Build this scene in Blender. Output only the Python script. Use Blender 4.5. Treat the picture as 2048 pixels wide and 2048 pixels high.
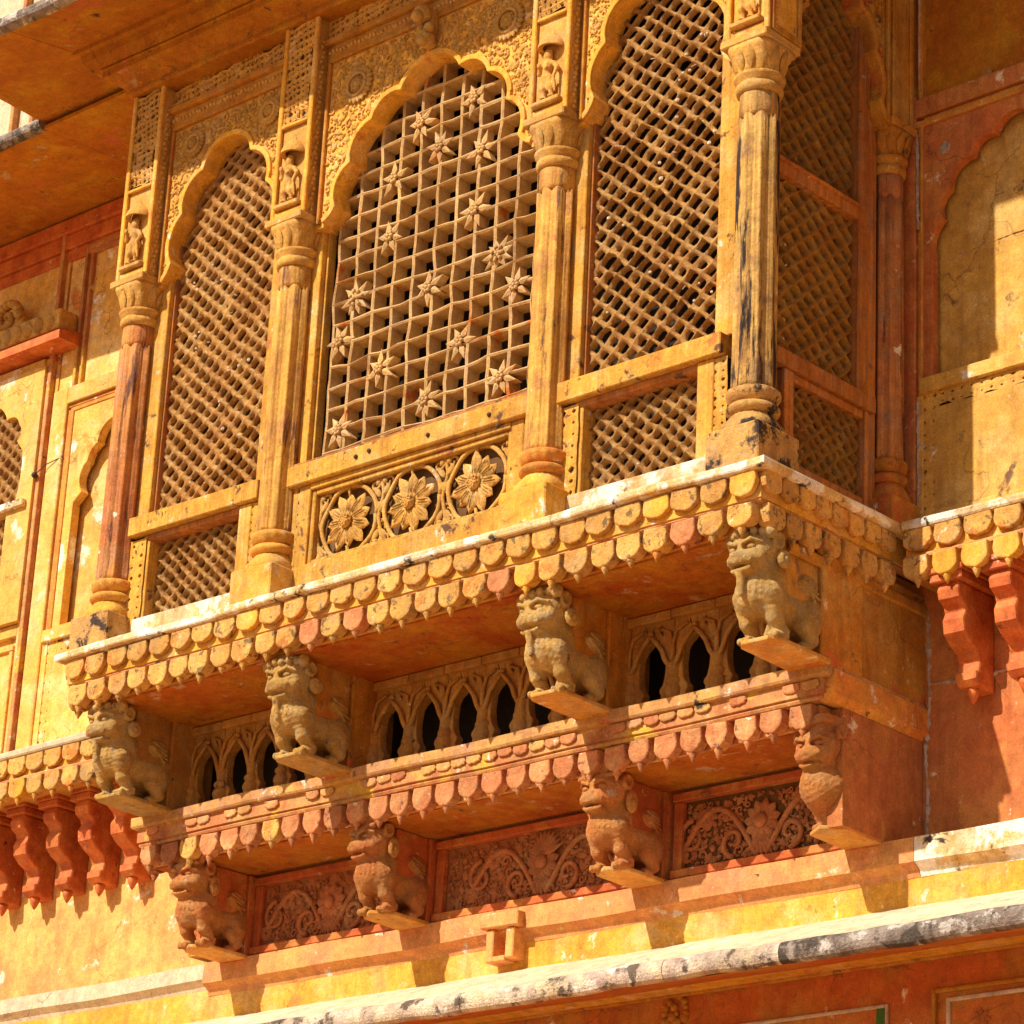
import bpy, bmesh, math, random
import numpy as np
from mathutils import Matrix, Vector

PI = math.pi
scene = bpy.context.scene
for o in list(bpy.data.objects):
    bpy.data.objects.remove(o)
COL = scene.collection

# ------------------------------------------------------------------ camera
cam_d = bpy.data.cameras.new('camera')
cam = bpy.data.objects.new('camera', cam_d)
COL.objects.link(cam)
scene.camera = cam
yaw, pitch, roll = math.radians(-43.07257905), math.radians(21.52870611), math.radians(2.91339952)
fw = Vector((math.sin(yaw) * math.cos(pitch), math.cos(yaw) * math.cos(pitch), math.sin(pitch)))
rt = Vector((math.cos(yaw), -math.sin(yaw), 0))
up = rt.cross(fw)
R_ = rt * math.cos(roll) + up * math.sin(roll)
U_ = -rt * math.sin(roll) + up * math.cos(roll)
m = Matrix.Identity(4)
for i in range(3):
    m[i][0], m[i][1], m[i][2] = R_[i], U_[i], -fw[i]
m[0][3], m[1][3], m[2][3] = 9.93504415, -11.00022096, -5.47497236
cam.matrix_world = m
cam_d.sensor_width = 36
cam_d.lens = 6233.3286 / 2048 * 36
cam_d.clip_start = 0.5
cam_d.clip_end = 900

# ------------------------------------------------------------------ light
SUN = Vector((0.28, 1.0, -0.92)).normalized()          # direction the light travels
world = bpy.data.worlds.new('World')
scene.world = world
world.use_nodes = True
wn = world.node_tree
bg = wn.nodes['Background']
sky = wn.nodes.new('ShaderNodeTexSky')
sky.sky_type = 'NISHITA'
sky.sun_disc = False
sky.sun_elevation = math.asin(-SUN.z)
sky.sun_rotation = math.atan2(-SUN.x, -SUN.y)
sky.dust_density = 2.5
sky.ozone_density = 0.6
wn.links.new(sky.outputs[0], bg.inputs[0])
bg.inputs[1].default_value = 0.062
sl = bpy.data.lights.new('sun', 'SUN')
sl.energy = 4.9
sl.angle = math.radians(0.6)
sl.color = (1.0, 0.91, 0.77)
so = bpy.data.objects.new('sun', sl)
COL.objects.link(so)
so.rotation_euler = SUN.to_track_quat('-Z', 'Y').to_euler()
scene.view_settings.view_transform = 'Standard'
scene.view_settings.look = 'None'
scene.view_settings.exposure = 0.40
scene.view_settings.gamma = 1.0
scene.view_settings.use_curve_mapping = False
scene.cycles.max_bounces = 8
scene.cycles.diffuse_bounces = 5

# ------------------------------------------------------------------ materials
def mat(name, cols, scale=2.2, streak=0.25, pale=None, dark=None, red=None, rough=0.82, bump=0.35,
        rnd=0.12, grain=0.25, bscale=28, wood=0.0, seed=0.0, dst=None, wash=0.40, crack=0.0):
    """painted, weathered stone or timber: cols = colours of the drifting coats of paint;
    pale/dark/red = (colour, cover 0..1, scale) of worn or stained patches"""
    mt = bpy.data.materials.new(name)
    mt.use_nodes = True
    nt = mt.node_tree
    N, L = nt.nodes, nt.links
    bs = N['Principled BSDF']
    bs.inputs['Roughness'].default_value = rough
    bs.inputs['Specular IOR Level'].default_value = 0.25
    geo = N.new('ShaderNodeNewGeometry')
    oi = N.new('ShaderNodeObjectInfo')
    off = N.new('ShaderNodeVectorMath'); off.operation = 'ADD'
    L.new(geo.outputs['Position'], off.inputs[0]); off.inputs[1].default_value = (seed * 3.1, seed * 1.7, seed * 2.3)
    P = off.outputs[0]

    def noise(sc, det=6, rg=0.62, vec=None, dist=0.0):
        n = N.new('ShaderNodeTexNoise')
        n.inputs['Scale'].default_value = sc
        n.inputs['Detail'].default_value = det
        n.inputs['Roughness'].default_value = rg
        n.inputs['Distortion'].default_value = dist
        L.new(vec or P, n.inputs['Vector'])
        return n.outputs['Fac']

    def mixc(f, a, b, mode='MIX'):
        x = N.new('ShaderNodeMix'); x.data_type = 'RGBA'; x.blend_type = mode
        if isinstance(f, float): x.inputs[0].default_value = f
        else: L.new(f, x.inputs[0])
        for s, v in ((6, a), (7, b)):
            if isinstance(v, tuple): x.inputs[s].default_value = (*v, 1)
            else: L.new(v, x.inputs[s])
        return x.outputs[2]

    def ramp(f, lo, hi, vals=(0, 1)):
        r = N.new('ShaderNodeMapRange')
        L.new(f, r.inputs[0])
        r.inputs[1].default_value, r.inputs[2].default_value = lo, hi
        r.inputs[3].default_value, r.inputs[4].default_value = vals
        return r.outputs[0]

    c = mixc(ramp(noise(scale, 7, 0.6, dist=0.4), 0.36, 0.62), cols[0], cols[1])
    if len(cols) > 2:
        mp = N.new('ShaderNodeVectorMath'); mp.operation = 'ADD'
        L.new(P, mp.inputs[0]); mp.inputs[1].default_value = (7.3, 2.1, 4.4)
        c = mixc(ramp(noise(scale * 1.7, 6, 0.65, mp.outputs[0]), 0.48, 0.66), c, cols[2])
    # vertical streaks of rain and run-off
    st = N.new('ShaderNodeVectorMath'); st.operation = 'MULTIPLY'
    L.new(P, st.inputs[0]); st.inputs[1].default_value = (9, 9, 0.9)
    sf = noise(1.6, 5, 0.6, st.outputs[0])
    if streak:
        dk = tuple(v * q for v, q in zip(cols[0], (0.40, 0.27, 0.3)))
        c = mixc(ramp(sf, 0.50, 0.70, (0, min(1, streak * 1.7))), c, dk)
    if wood:
        wv = N.new('ShaderNodeVectorMath'); wv.operation = 'MULTIPLY'
        L.new(P, wv.inputs[0]); wv.inputs[1].default_value = (38, 38, 1.6)
        wf = noise(1.0, 4, 0.6, wv.outputs[0])
        c = mixc(ramp(wf, 0.42, 0.70, (0, wood)), c, tuple(v * 0.33 for v in cols[0]))
    # thin uneven wash of brown dust over every coat
    if wash:
        wv2 = N.new('ShaderNodeVectorMath'); wv2.operation = 'MULTIPLY_ADD'
        L.new(P, wv2.inputs[0]); wv2.inputs[1].default_value = (1, 1, 0.7); wv2.inputs[2].default_value = (11.2, 4.4, -6.1)
        c = mixc(ramp(noise(6.5, 8, 0.72, wv2.outputs[0], 0.5), 0.47, 0.66, (0, wash)), c, tuple(v * q for v, q in zip(cols[0], (0.50, 0.38, 0.45))))
    k = 0
    for pt in (red, pale, dark):
        k += 1
        if not pt: continue
        colr, cover, psc = pt
        mp = N.new('ShaderNodeVectorMath'); mp.operation = 'ADD'
        L.new(P, mp.inputs[0]); mp.inputs[1].default_value = (3.7 * k, -5.1 * k, 1.9 * k)
        pv = mp.outputs[0]
        if dst and k == 3:
            ds = N.new('ShaderNodeVectorMath'); ds.operation = 'MULTIPLY'
            L.new(pv, ds.inputs[0]); ds.inputs[1].default_value = dst; pv = ds.outputs[0]
        pf = noise(psc, 9, 0.68, pv, 0.3)
        t = 0.70 - cover * 0.34
        c = mixc(ramp(pf, t - 0.02, t + 0.035), c, colr)
    crk = None
    if crack:
        wp = N.new('ShaderNodeTexNoise'); wp.inputs['Scale'].default_value = 5; wp.inputs['Detail'].default_value = 4
        L.new(P, wp.inputs['Vector'])
        wa_ = N.new('ShaderNodeVectorMath'); wa_.operation = 'MULTIPLY_ADD'
        L.new(wp.outputs['Color'], wa_.inputs[0]); wa_.inputs[1].default_value = (.35, .35, .35); L.new(P, wa_.inputs[2])
        vo = N.new('ShaderNodeTexVoronoi'); vo.feature = 'DISTANCE_TO_EDGE'; vo.inputs['Scale'].default_value = 2.3
        L.new(wa_.outputs[0], vo.inputs['Vector'])
        gate = ramp(noise(1.9, 3, 0.5, dist=0.2), 0.50, 0.58)
        cm_ = N.new('ShaderNodeMath'); cm_.operation = 'MULTIPLY'
        L.new(ramp(vo.outputs['Distance'], 0.004, 0.012, (1, 0)), cm_.inputs[0]); L.new(gate, cm_.inputs[1])
        crk = cm_.outputs[0]
        m9 = N.new('ShaderNodeMath'); m9.operation = 'MULTIPLY'; L.new(crk, m9.inputs[0]); m9.inputs[1].default_value = crack
        c = mixc(m9.outputs[0], c, (0.10, 0.05, 0.025))
    # grain and per-piece tone
    gf = noise(95, 3, 0.7)
    g2 = noise(17, 5, 0.7)
    hs = N.new('ShaderNodeHueSaturation')
    L.new(c, hs.inputs['Color'])
    va = N.new('ShaderNodeMath'); va.operation = 'MULTIPLY_ADD'
    L.new(oi.outputs['Random'], va.inputs[0]); va.inputs[1].default_value = rnd * 2; va.inputs[2].default_value = 1 - rnd
    vb = N.new('ShaderNodeMath'); vb.operation = 'MULTIPLY'
    L.new(va.outputs[0], vb.inputs[0]); L.new(ramp(gf, 0.25, 0.75, (1 - grain, 1 + grain)), vb.inputs[1])
    vc = N.new('ShaderNodeMath'); vc.operation = 'MULTIPLY'
    L.new(vb.outputs[0], vc.inputs[0]); L.new(ramp(g2, 0.3, 0.7, (1 - grain * .8, 1 + grain * .8)), vc.inputs[1])
    L.new(vc.outputs[0], hs.inputs['Value'])
    L.new(hs.outputs[0], bs.inputs['Base Color'])
    bp_ = N.new('ShaderNodeBump')
    bp_.inputs['Strength'].default_value = bump
    bp_.inputs['Distance'].default_value = 0.020
    ad = N.new('ShaderNodeMath'); ad.operation = 'ADD'
    L.new(noise(bscale, 8, 0.7), ad.inputs[0])
    m2 = N.new('ShaderNodeMath'); m2.operation = 'MULTIPLY'
    L.new(noise(bscale * 5, 3, 0.7), m2.inputs[0]); m2.inputs[1].default_value = 0.45
    L.new(m2.outputs[0], ad.inputs[1])
    src = ad.outputs[0]
    if wood:
        m3 = N.new('ShaderNodeMath'); m3.operation = 'MULTIPLY_ADD'
        L.new(wf, m3.inputs[0]); m3.inputs[1].default_value = 1.1; L.new(src, m3.inputs[2])
        src = m3.outputs[0]
    L.new(src, bp_.inputs['Height'])
    L.new(bp_.outputs[0], bs.inputs['Normal'])
    return mt

LIME = (0.74, 0.62, 0.46)
GRIME = (0.055, 0.036, 0.026)
YEL = (0.78, 0.42, 0.055)
YEL2 = (0.68, 0.32, 0.035)
ORA = (0.60, 0.22, 0.045)
TER = (0.50, 0.135, 0.045)
M = {}
M['yellow'] = mat('yellow_painted_stone', [YEL, YEL2, (0.72, 0.44, 0.15)], 2.4, 0.22, (LIME, 0.16, 7), (GRIME, 0.10, 9), (ORA, 0.22, 4), crack=.3)
M['petal'] = mat('yellow_petal_stone', [(0.74, 0.42, 0.10), (0.64, 0.32, 0.07), (0.55, 0.33, 0.13)], 5, 0.15, (LIME, 0.12, 14), ((0.22, 0.13, 0.05), 0.34, 20), (ORA, 0.34, 7), bump=0.7, rnd=0.18)
M['petal_red'] = mat('terracotta_petal_stone', [(0.62, 0.25, 0.10), (0.56, 0.19, 0.07), (0.64, 0.33, 0.13)], 5, 0.15, (LIME, 0.12, 14), ((0.20, 0.09, 0.06), 0.26, 18), bump=0.7, rnd=0.18, seed=2)
M['lip'] = mat('lime_washed_lip_stone', [(0.70, 0.46, 0.17), (0.72, 0.55, 0.34), (0.62, 0.36, 0.10)], 5, 0.2, ((0.80, 0.72, 0.62), 0.55, 5), (GRIME, 0.26, 7), None, bump=0.6)
M['mould_red'] = mat('terracotta_moulding_stone', [(0.55, 0.22, 0.08), (0.62, 0.33, 0.11), (0.50, 0.16, 0.06)], 4, 0.2, (LIME, 0.22, 9), (GRIME, 0.16, 9), ((0.66, 0.38, 0.06), 0.35, 2.5), seed=1)
M['gold_lip'] = mat('ochre_lip_stone', [(0.66, 0.38, 0.10), (0.55, 0.27, 0.09), (0.50, 0.25, 0.14)], 3, 0.25, (LIME, 0.20, 10), (GRIME, 0.20, 8), (TER, 0.30, 3), seed=3)
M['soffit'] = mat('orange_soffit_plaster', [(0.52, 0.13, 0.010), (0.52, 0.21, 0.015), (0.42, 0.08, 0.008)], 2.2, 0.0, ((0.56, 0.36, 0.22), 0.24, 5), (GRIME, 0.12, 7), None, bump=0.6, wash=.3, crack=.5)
M['orange'] = mat('orange_painted_stone', [(0.64, 0.25, 0.045), (0.60, 0.31, 0.05), (0.58, 0.17, 0.035)], 2.2, 0.2, (LIME, 0.20, 8), (GRIME, 0.10, 9), None, seed=4)
M['peach'] = mat('peach_painted_ledge', [(0.72, 0.30, 0.10), (0.72, 0.36, 0.10), (0.66, 0.26, 0.12)], 2.4, 0.1, (LIME, 0.24, 8), (GRIME, 0.06, 12), None, seed=5)
M['red'] = mat('red_painted_plaster', [(0.56, 0.15, 0.04), (0.52, 0.19, 0.06), (0.60, 0.25, 0.06)], 1.8, 0.25, (LIME, 0.16, 8), (GRIME, 0.05, 9), None, seed=6, crack=.5)
M['corbel'] = mat('red_bracket_stone', [(0.55, 0.125, 0.03), (0.62, 0.19, 0.045), (0.45, 0.09, 0.025)], 5, 0.15, (LIME, 0.10, 12), (GRIME, 0.12, 9), None, rough=0.6, seed=7)
M['wall_left'] = mat('sunlit_yellow_plaster', [(0.78, 0.46, 0.11), (0.74, 0.40, 0.075), (0.78, 0.54, 0.22)], 1.6, 0.12, ((0.84, 0.74, 0.58), 0.26, 3.2), (GRIME, 0.03, 9), (ORA, 0.14, 2.4), bump=0.3, seed=8, wash=.35, crack=.5)
M['wall_low'] = mat('peeling_peach_plaster', [(0.72, 0.34, 0.09), (0.76, 0.43, 0.12), (0.70, 0.27, 0.09)], 1.7, 0.15, (LIME, 0.25, 7), (GRIME, 0.03, 9), None, bump=0.4, seed=9, crack=.5)
M['wall_right'] = mat('stained_ochre_plaster', [(0.68, 0.38, 0.07), (0.60, 0.31, 0.06), (0.72, 0.46, 0.14)], 2.2, 0.2, (LIME, 0.18, 7), ((0.18, 0.09, 0.05), 0.22, 4), None, bump=0.3, seed=10, crack=.5)
M['cream'] = mat('cream_lime_plaster', [(0.62, 0.49, 0.33), (0.60, 0.46, 0.29), (0.56, 0.42, 0.25)], 1.6, 0.1, ((0.70, 0.62, 0.50), 0.2, 4), (GRIME, 0.05, 9), None, bump=0.3, seed=11, wash=.35, crack=.5)
M['rim'] = mat('weathered_lime_rim', [(0.72, 0.62, 0.48), (0.60, 0.46, 0.26), (0.50, 0.38, 0.30)], 3, 0.25, ((0.74, 0.69, 0.62), 0.35, 5), ((0.13, 0.095, 0.07), 0.42, 6), None, bump=1.0, bscale=18, seed=12, wash=.8)
M['rim_dark'] = mat('soot_stained_rim', [(0.26, 0.20, 0.16), (0.42, 0.35, 0.29), (0.15, 0.115, 0.09)], 6, 0.2, ((0.60, 0.54, 0.48), 0.40, 9), ((0.09, 0.07, 0.055), 0.45, 7), None, bump=1.0, bscale=18, seed=13)
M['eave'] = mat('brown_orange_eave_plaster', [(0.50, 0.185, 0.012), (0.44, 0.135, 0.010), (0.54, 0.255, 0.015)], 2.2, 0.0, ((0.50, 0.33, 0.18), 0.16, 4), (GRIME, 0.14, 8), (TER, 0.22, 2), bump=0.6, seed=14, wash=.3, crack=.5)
M['carve'] = mat('carved_yellow_stone', [(0.74, 0.41, 0.085), (0.62, 0.32, 0.07), (0.68, 0.42, 0.15)], 4, 0.1, (LIME, 0.10, 12), ((0.20, 0.12, 0.05), 0.14, 18), None, bump=0.7, bscale=40, seed=15)
M['carve_dim'] = mat('carved_red_stone', [(0.56, 0.20, 0.07), (0.50, 0.17, 0.06), (0.56, 0.27, 0.11)], 4, 0.1, (LIME, 0.12, 9), (GRIME, 0.12, 12), None, bump=0.6, bscale=40, seed=16)
M['timber'] = mat('yellow_painted_timber', [(0.76, 0.40, 0.055), (0.64, 0.30, 0.04), (0.66, 0.42, 0.13)], 3.2, 0.15, (LIME, 0.18, 8), ((0.13, 0.06, 0.03), 0.26, 8), ((0.46, 0.17, 0.04), 0.24, 5), bump=0.5, wood=0.5, seed=17)
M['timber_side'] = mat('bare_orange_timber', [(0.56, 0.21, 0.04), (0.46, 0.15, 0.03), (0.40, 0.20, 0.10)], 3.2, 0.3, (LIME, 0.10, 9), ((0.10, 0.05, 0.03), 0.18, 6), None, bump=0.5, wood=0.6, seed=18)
M['shaft'] = mat('worn_painted_shaft', [(0.76, 0.43, 0.085), (0.66, 0.33, 0.06), (0.50, 0.22, 0.08)], 3, 0.45, (LIME, 0.10, 9), ((0.15, 0.06, 0.035), 0.36, 4), ((0.44, 0.13, 0.05), 0.24, 3), bump=0.5, wood=0.55, seed=19, dst=(3, 3, .4))
M['shaft_dark'] = mat('scorched_painted_shaft', [(0.70, 0.42, 0.10), (0.60, 0.33, 0.10), (0.22, 0.12, 0.08)], 3.4, 0.7, (LIME, 0.10, 9), ((0.035, 0.022, 0.02), 0.50, 3.0), None, bump=0.6, wood=0.7, seed=22.4, dst=(3.4, 3.4, 0.45))
M['shaft_red'] = mat('red_brown_worn_shaft', [(0.58, 0.25, 0.06), (0.46, 0.14, 0.05), (0.42, 0.22, 0.12)], 3, 0.4, (LIME, 0.16, 9), ((0.13, 0.055, 0.035), 0.36, 4), None, bump=0.5, wood=0.55, seed=21, dst=(3, 3, .4))
M['jali'] = mat('pierced_sandstone', [(0.54, 0.285, 0.075), (0.46, 0.215, 0.055), (0.56, 0.33, 0.12)], 5, 0.1, ((0.78, 0.62, 0.44), 0.16, 30), ((0.22, 0.12, 0.07), 0.12, 14), None, bump=0.9, bscale=60, seed=23)
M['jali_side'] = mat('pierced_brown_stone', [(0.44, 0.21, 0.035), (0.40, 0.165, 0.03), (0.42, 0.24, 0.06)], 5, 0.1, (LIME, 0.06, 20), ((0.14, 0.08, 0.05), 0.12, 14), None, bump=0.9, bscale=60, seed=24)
M['fins'] = mat('ochre_lattice_fins', [(0.60, 0.38, 0.14), (0.50, 0.30, 0.12), (0.56, 0.38, 0.19)], 4, 0.15, ((0.66, 0.52, 0.34), 0.12, 20), ((0.20, 0.12, 0.06), 0.12, 12), ((0.52, 0.16, 0.03), 0.26, 5), bump=0.4, seed=25)
M['lion_y'] = mat('grey_yellow_carved_stone', [(0.70, 0.45, 0.15), (0.62, 0.34, 0.07), (0.56, 0.40, 0.20)], 7, 0.1, ((0.66, 0.52, 0.36), 0.18, 14), ((0.22, 0.15, 0.10), 0.18, 10), None, bump=1.0, bscale=45, seed=26, wash=.3)
M['lion_r'] = mat('red_orange_carved_stone', [(0.62, 0.20, 0.06), (0.58, 0.26, 0.06), (0.62, 0.32, 0.12)], 6, 0.1, ((0.66, 0.42, 0.28), 0.14, 14), ((0.20, 0.09, 0.05), 0.12, 10), None, bump=1.0, bscale=45, seed=27, wash=.3)
M['plinth_y'] = mat('ochre_plinth_stone', [(0.64, 0.32, 0.06), (0.58, 0.25, 0.05), (0.58, 0.36, 0.14)], 6, 0.0, (LIME, 0.14, 10), (GRIME, 0.10, 9), None, seed=28)
M['beam'] = mat('ochre_bracket_plaster', [(0.56, 0.26, 0.03), (0.50, 0.19, 0.022), (0.52, 0.29, 0.07)], 2.6, 0.3, (LIME, 0.12, 8), ((0.16, 0.09, 0.05), 0.20, 5), ((0.52, 0.13, 0.03), 0.34, 2.2), bump=0.35, seed=29, crack=.5)
M['beam_r'] = mat('dark_red_bracket_plaster', [(0.50, 0.12, 0.03), (0.44, 0.10, 0.03), (0.56, 0.26, 0.06)], 2.6, 0.2, (LIME, 0.10, 9), ((0.13, 0.06, 0.04), 0.16, 5), None, bump=0.35, seed=30)
M['arcade'] = mat('brown_pierced_stone', [(0.56, 0.29, 0.06), (0.48, 0.21, 0.045), (0.50, 0.30, 0.11)], 5, 0.2, (LIME, 0.06, 12), ((0.14, 0.08, 0.05), 0.18, 8), None, bump=0.6, seed=31)
M['base_dark'] = mat('blackened_base_stone', [(0.66, 0.38, 0.10), (0.52, 0.28, 0.08), (0.5, 0.30, 0.13)], 5, 0.3, (LIME, 0.14, 9), ((0.05, 0.032, 0.025), 0.47, 6), None, bump=0.7, seed=32)
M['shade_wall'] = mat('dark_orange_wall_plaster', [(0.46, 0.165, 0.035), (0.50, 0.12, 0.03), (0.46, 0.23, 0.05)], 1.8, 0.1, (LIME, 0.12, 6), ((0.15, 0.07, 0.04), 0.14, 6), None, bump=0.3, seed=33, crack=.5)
M['white'] = mat('worn_white_trim', [(0.66, 0.56, 0.46), (0.58, 0.46, 0.36), (0.70, 0.62, 0.52)], 5, 0.2, None, (GRIME, 0.10, 12), (ORA, 0.2, 6), seed=34)
M['green'] = mat('green_paint', [(0.07, 0.20, 0.04), (0.05, 0.15, 0.03)], 5, 0.1, None, None, None, seed=35)
M['mortar'] = mat('crumbling_lime_mortar', [(0.70, 0.60, 0.52), (0.62, 0.48, 0.38), (0.50, 0.30, 0.18)], 9, 0.1, None, (GRIME, 0.14, 14), (ORA, 0.25, 8), bump=1.0, seed=36)
M['shade_dark'] = mat('shade_dark_interior', [(0.045, 0.030, 0.02), (0.03, 0.02, 0.014)], 3, 0, None, None, None, seed=37)  # near-black colour stands in for shade inside the room, recesses and pierced holes
M['iron'] = mat('rusty_iron', [(0.06, 0.04, 0.035), (0.10, 0.06, 0.04)], 9, 0, None, None, None, rough=0.6, seed=38)
M['sand'] = mat('sandy_ground', [(0.50, 0.29, 0.12), (0.44, 0.25, 0.105), (0.54, 0.33, 0.145)], 0.3, 0, None, None, None, seed=39)

M['backing'] = mat('recess_shade_ochre', [(0.16, 0.075, 0.022), (0.11, 0.05, 0.015)], 4, 0, None, None, None, seed=41)  # shade behind the panel carving is put into this dark colour
M['dropping'] = mat('pale_nest_debris', [(0.72, 0.62, 0.48), (0.60, 0.46, 0.30)], 9, 0, None, None, None, seed=42)

# ------------------------------------------------------------------ object helpers
WL = {}
def tag(o, label=None, cat=None, group=None, kind=None):
    if label: o['label'] = label
    if cat: o['category'] = cat
    if group: o['group'] = group
    if kind: o['kind'] = kind
    return o

def thing(name, label, cat, loc=(0, 0, 0), group=None):
    o = bpy.data.objects.new(name, None)
    o.empty_display_size = 0.1
    COL.objects.link(o)
    o.location = loc
    WL[o] = Vector(loc)
    return tag(o, label, cat, group)

def put(name, me, m_, parent=None, at=None, rot=0.0, kind=None):
    """link a mesh whose origin belongs at world position `at` (None: its vertices already are world coordinates)"""
    w = Vector(at) if at is not None else Vector((0, 0, 0))
    o = bpy.data.objects.new(name, me)
    COL.objects.link(o)
    if m_ is not None and not me.materials:
        me.materials.append(M[m_] if isinstance(m_, str) else m_)
    elif m_ is not None and me.materials[0] != (M[m_] if isinstance(m_, str) else m_):
        o.material_slots[0].link = 'OBJECT'
        o.material_slots[0].material = M[m_] if isinstance(m_, str) else m_
    if parent is not None:
        o.parent = parent
        o.location = w - WL[parent]
    else:
        o.location = w
    o.rotation_euler = (0, 0, rot)
    WL[o] = w
    if kind: o['kind'] = kind
    return o

class MB:
    def __init__(s): s.V = []; s.F = []; s.n = 0; s.S = []
    def add(s, V, F, smooth=False, xf=None):
        V = np.asarray(V, float).reshape(-1, 3)
        if xf is not None: V = xf(V)
        s.V.append(V)
        s.F.extend([tuple(i + s.n for i in f) for f in F])
        s.S.extend([smooth] * len(F))
        s.n += len(V)
        return s
    def box(s, x0, x1, y0, y1, z0, z1, b=0.0):
        if b <= 0:
            V = [(x, y, z) for x in (x0, x1) for y in (y0, y1) for z in (z0, z1)]
            return s.add(V, [(0, 1, 3, 2), (4, 6, 7, 5), (0, 4, 5, 1), (2, 3, 7, 6), (0, 2, 6, 4), (1, 5, 7, 3)])
        bm = bmesh.new()
        bmesh.ops.create_cube(bm, size=1)
        for v in bm.verts:
            v.co = Vector(((x0 + x1) / 2 + v.co.x * (x1 - x0), (y0 + y1) / 2 + v.co.y * (y1 - y0), (z0 + z1) / 2 + v.co.z * (z1 - z0)))
        bmesh.ops.bevel(bm, geom=bm.edges[:], offset=b, segments=1, affect='EDGES')
        V = [v.co[:] for v in bm.verts]; bm.verts.index_update()
        F = [tuple(v.index for v in f.verts) for f in bm.faces]
        bm.free()
        return s.add(V, F)
    def lathe(s, prof, n=24, cx=0, cy=0, fn=None, smooth=True, a0=0, a1=2 * PI):
        full = abs(a1 - a0 - 2 * PI) < 1e-6
        k = n if full else n + 1
        V = []
        for (r, z) in prof:
            for i in range(k):
                a = a0 + (a1 - a0) * i / n
                q = fn(r, z, a) if fn else r
                V.append((cx + q * math.cos(a), cy + q * math.sin(a), z))
        F = []
        for j in range(len(prof) - 1):
            for i in range(n):
                i2 = (i + 1) % k
                F.append((j * k + i, j * k + i2, (j + 1) * k + i2, (j + 1) * k + i))
        s.add(V, F, smooth)
        if full:
            s.F.append(tuple(s.n - k + i for i in range(k))); s.S.append(False)
            b0 = s.n - len(V)
            s.F.append(tuple(b0 + k - 1 - i for i in range(k))); s.S.append(False)
        return s
    def tube(s, pts, rad, n=6, smooth=True):
        pts = [Vector(p) for p in pts]
        if not hasattr(rad, '__len__'): rad = [rad] * len(pts)
        V, F = [], []
        for i, p in enumerate(pts):
            t = (pts[min(i + 1, len(pts) - 1)] - pts[max(i - 1, 0)]).normalized()
            u = Vector((0, 1, 0)) if abs(t.y) < 0.9 else Vector((1, 0, 0))
            a = t.cross(u).normalized(); b = t.cross(a)
            for j in range(n):
                th = 2 * PI * j / n
                V.append(p + rad[i] * (math.cos(th) * a + math.sin(th) * b))
        for i in range(len(pts) - 1):
            for j in range(n):
                F.append((i * n + j, i * n + (j + 1) % n, (i + 1) * n + (j + 1) % n, (i + 1) * n + j))
        F.append(tuple(range(n - 1, -1, -1))); F.append(tuple((len(pts) - 1) * n + j for j in range(n)))
        return s.add(V, F, smooth)
    def ball(s, c, r, n=8, sy=1.0, smooth=True):
        prof = [(math.sin(PI * j / (n // 2 + 1)) or 1e-4, -math.cos(PI * j / (n // 2 + 1))) for j in range(n // 2 + 2)]
        V, F = [], []
        for (q, z) in prof:
            for i in range(n):
                a = 2 * PI * i / n
                V.append((c[0] + r * q * math.cos(a), c[1] + r * sy * q * math.sin(a), c[2] + r * z))
        for j in range(len(prof) - 1):
            for i in range(n):
                F.append((j * n + i, j * n + (i + 1) % n, (j + 1) * n + (i + 1) % n, (j + 1) * n + i))
        return s.add(V, F, smooth)
    def leaf(s, x, z, y, ang, ln, wd, th, rib=True):
        """a raised pointed leaf on a plane facing -y, base at (x, z), pointing along ang"""
        ca, sa = math.cos(ang), math.sin(ang)
        prof = [(0, 0.12), (0.25, 0.8), (0.5, 1.0), (0.75, 0.72), (1.0, 0.02)]
        V, F = [], []
        for t, w in prof:
            for q, h in ((-1, 0), (-0.55, 0.8), (0, 0.45 if rib else 1.0), (0.55, 0.8), (1, 0)):
                a, b = t * ln, q * w * wd / 2
                V.append((x + a * ca - b * sa, y - th * h * (0.5 + w * 0.5), z + a * sa + b * ca))
        for j in range(4):
            for i in range(4):
                F.append((j * 5 + i, (j + 1) * 5 + i, (j + 1) * 5 + i + 1, j * 5 + i + 1))
        return s.add(V, F, True)
    def mesh(s, name, jit=0.0, seed=1):
        me = bpy.data.meshes.new(name)
        V = np.concatenate(s.V)
        if jit:
            V = V + wob(V, jit, seed)
        me.from_pydata(V.tolist(), [], s.F)
        me.polygons.foreach_set('use_smooth', s.S)
        me.update()
        return me

def wob(V, amp, seed=1):
    """smooth spatial wobble, so hand-cut edges are never quite straight"""
    r = np.random.RandomState(seed)
    out = np.zeros_like(V)
    for f, a in ((3.1, 1.0), (9.7, 0.6), (27, 0.35)):
        K = r.randn(3, 3) * f
        ph = r.rand(3) * 6.28
        out += a * np.sin(V @ K.T + ph)
    return out * amp * 0.6

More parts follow.
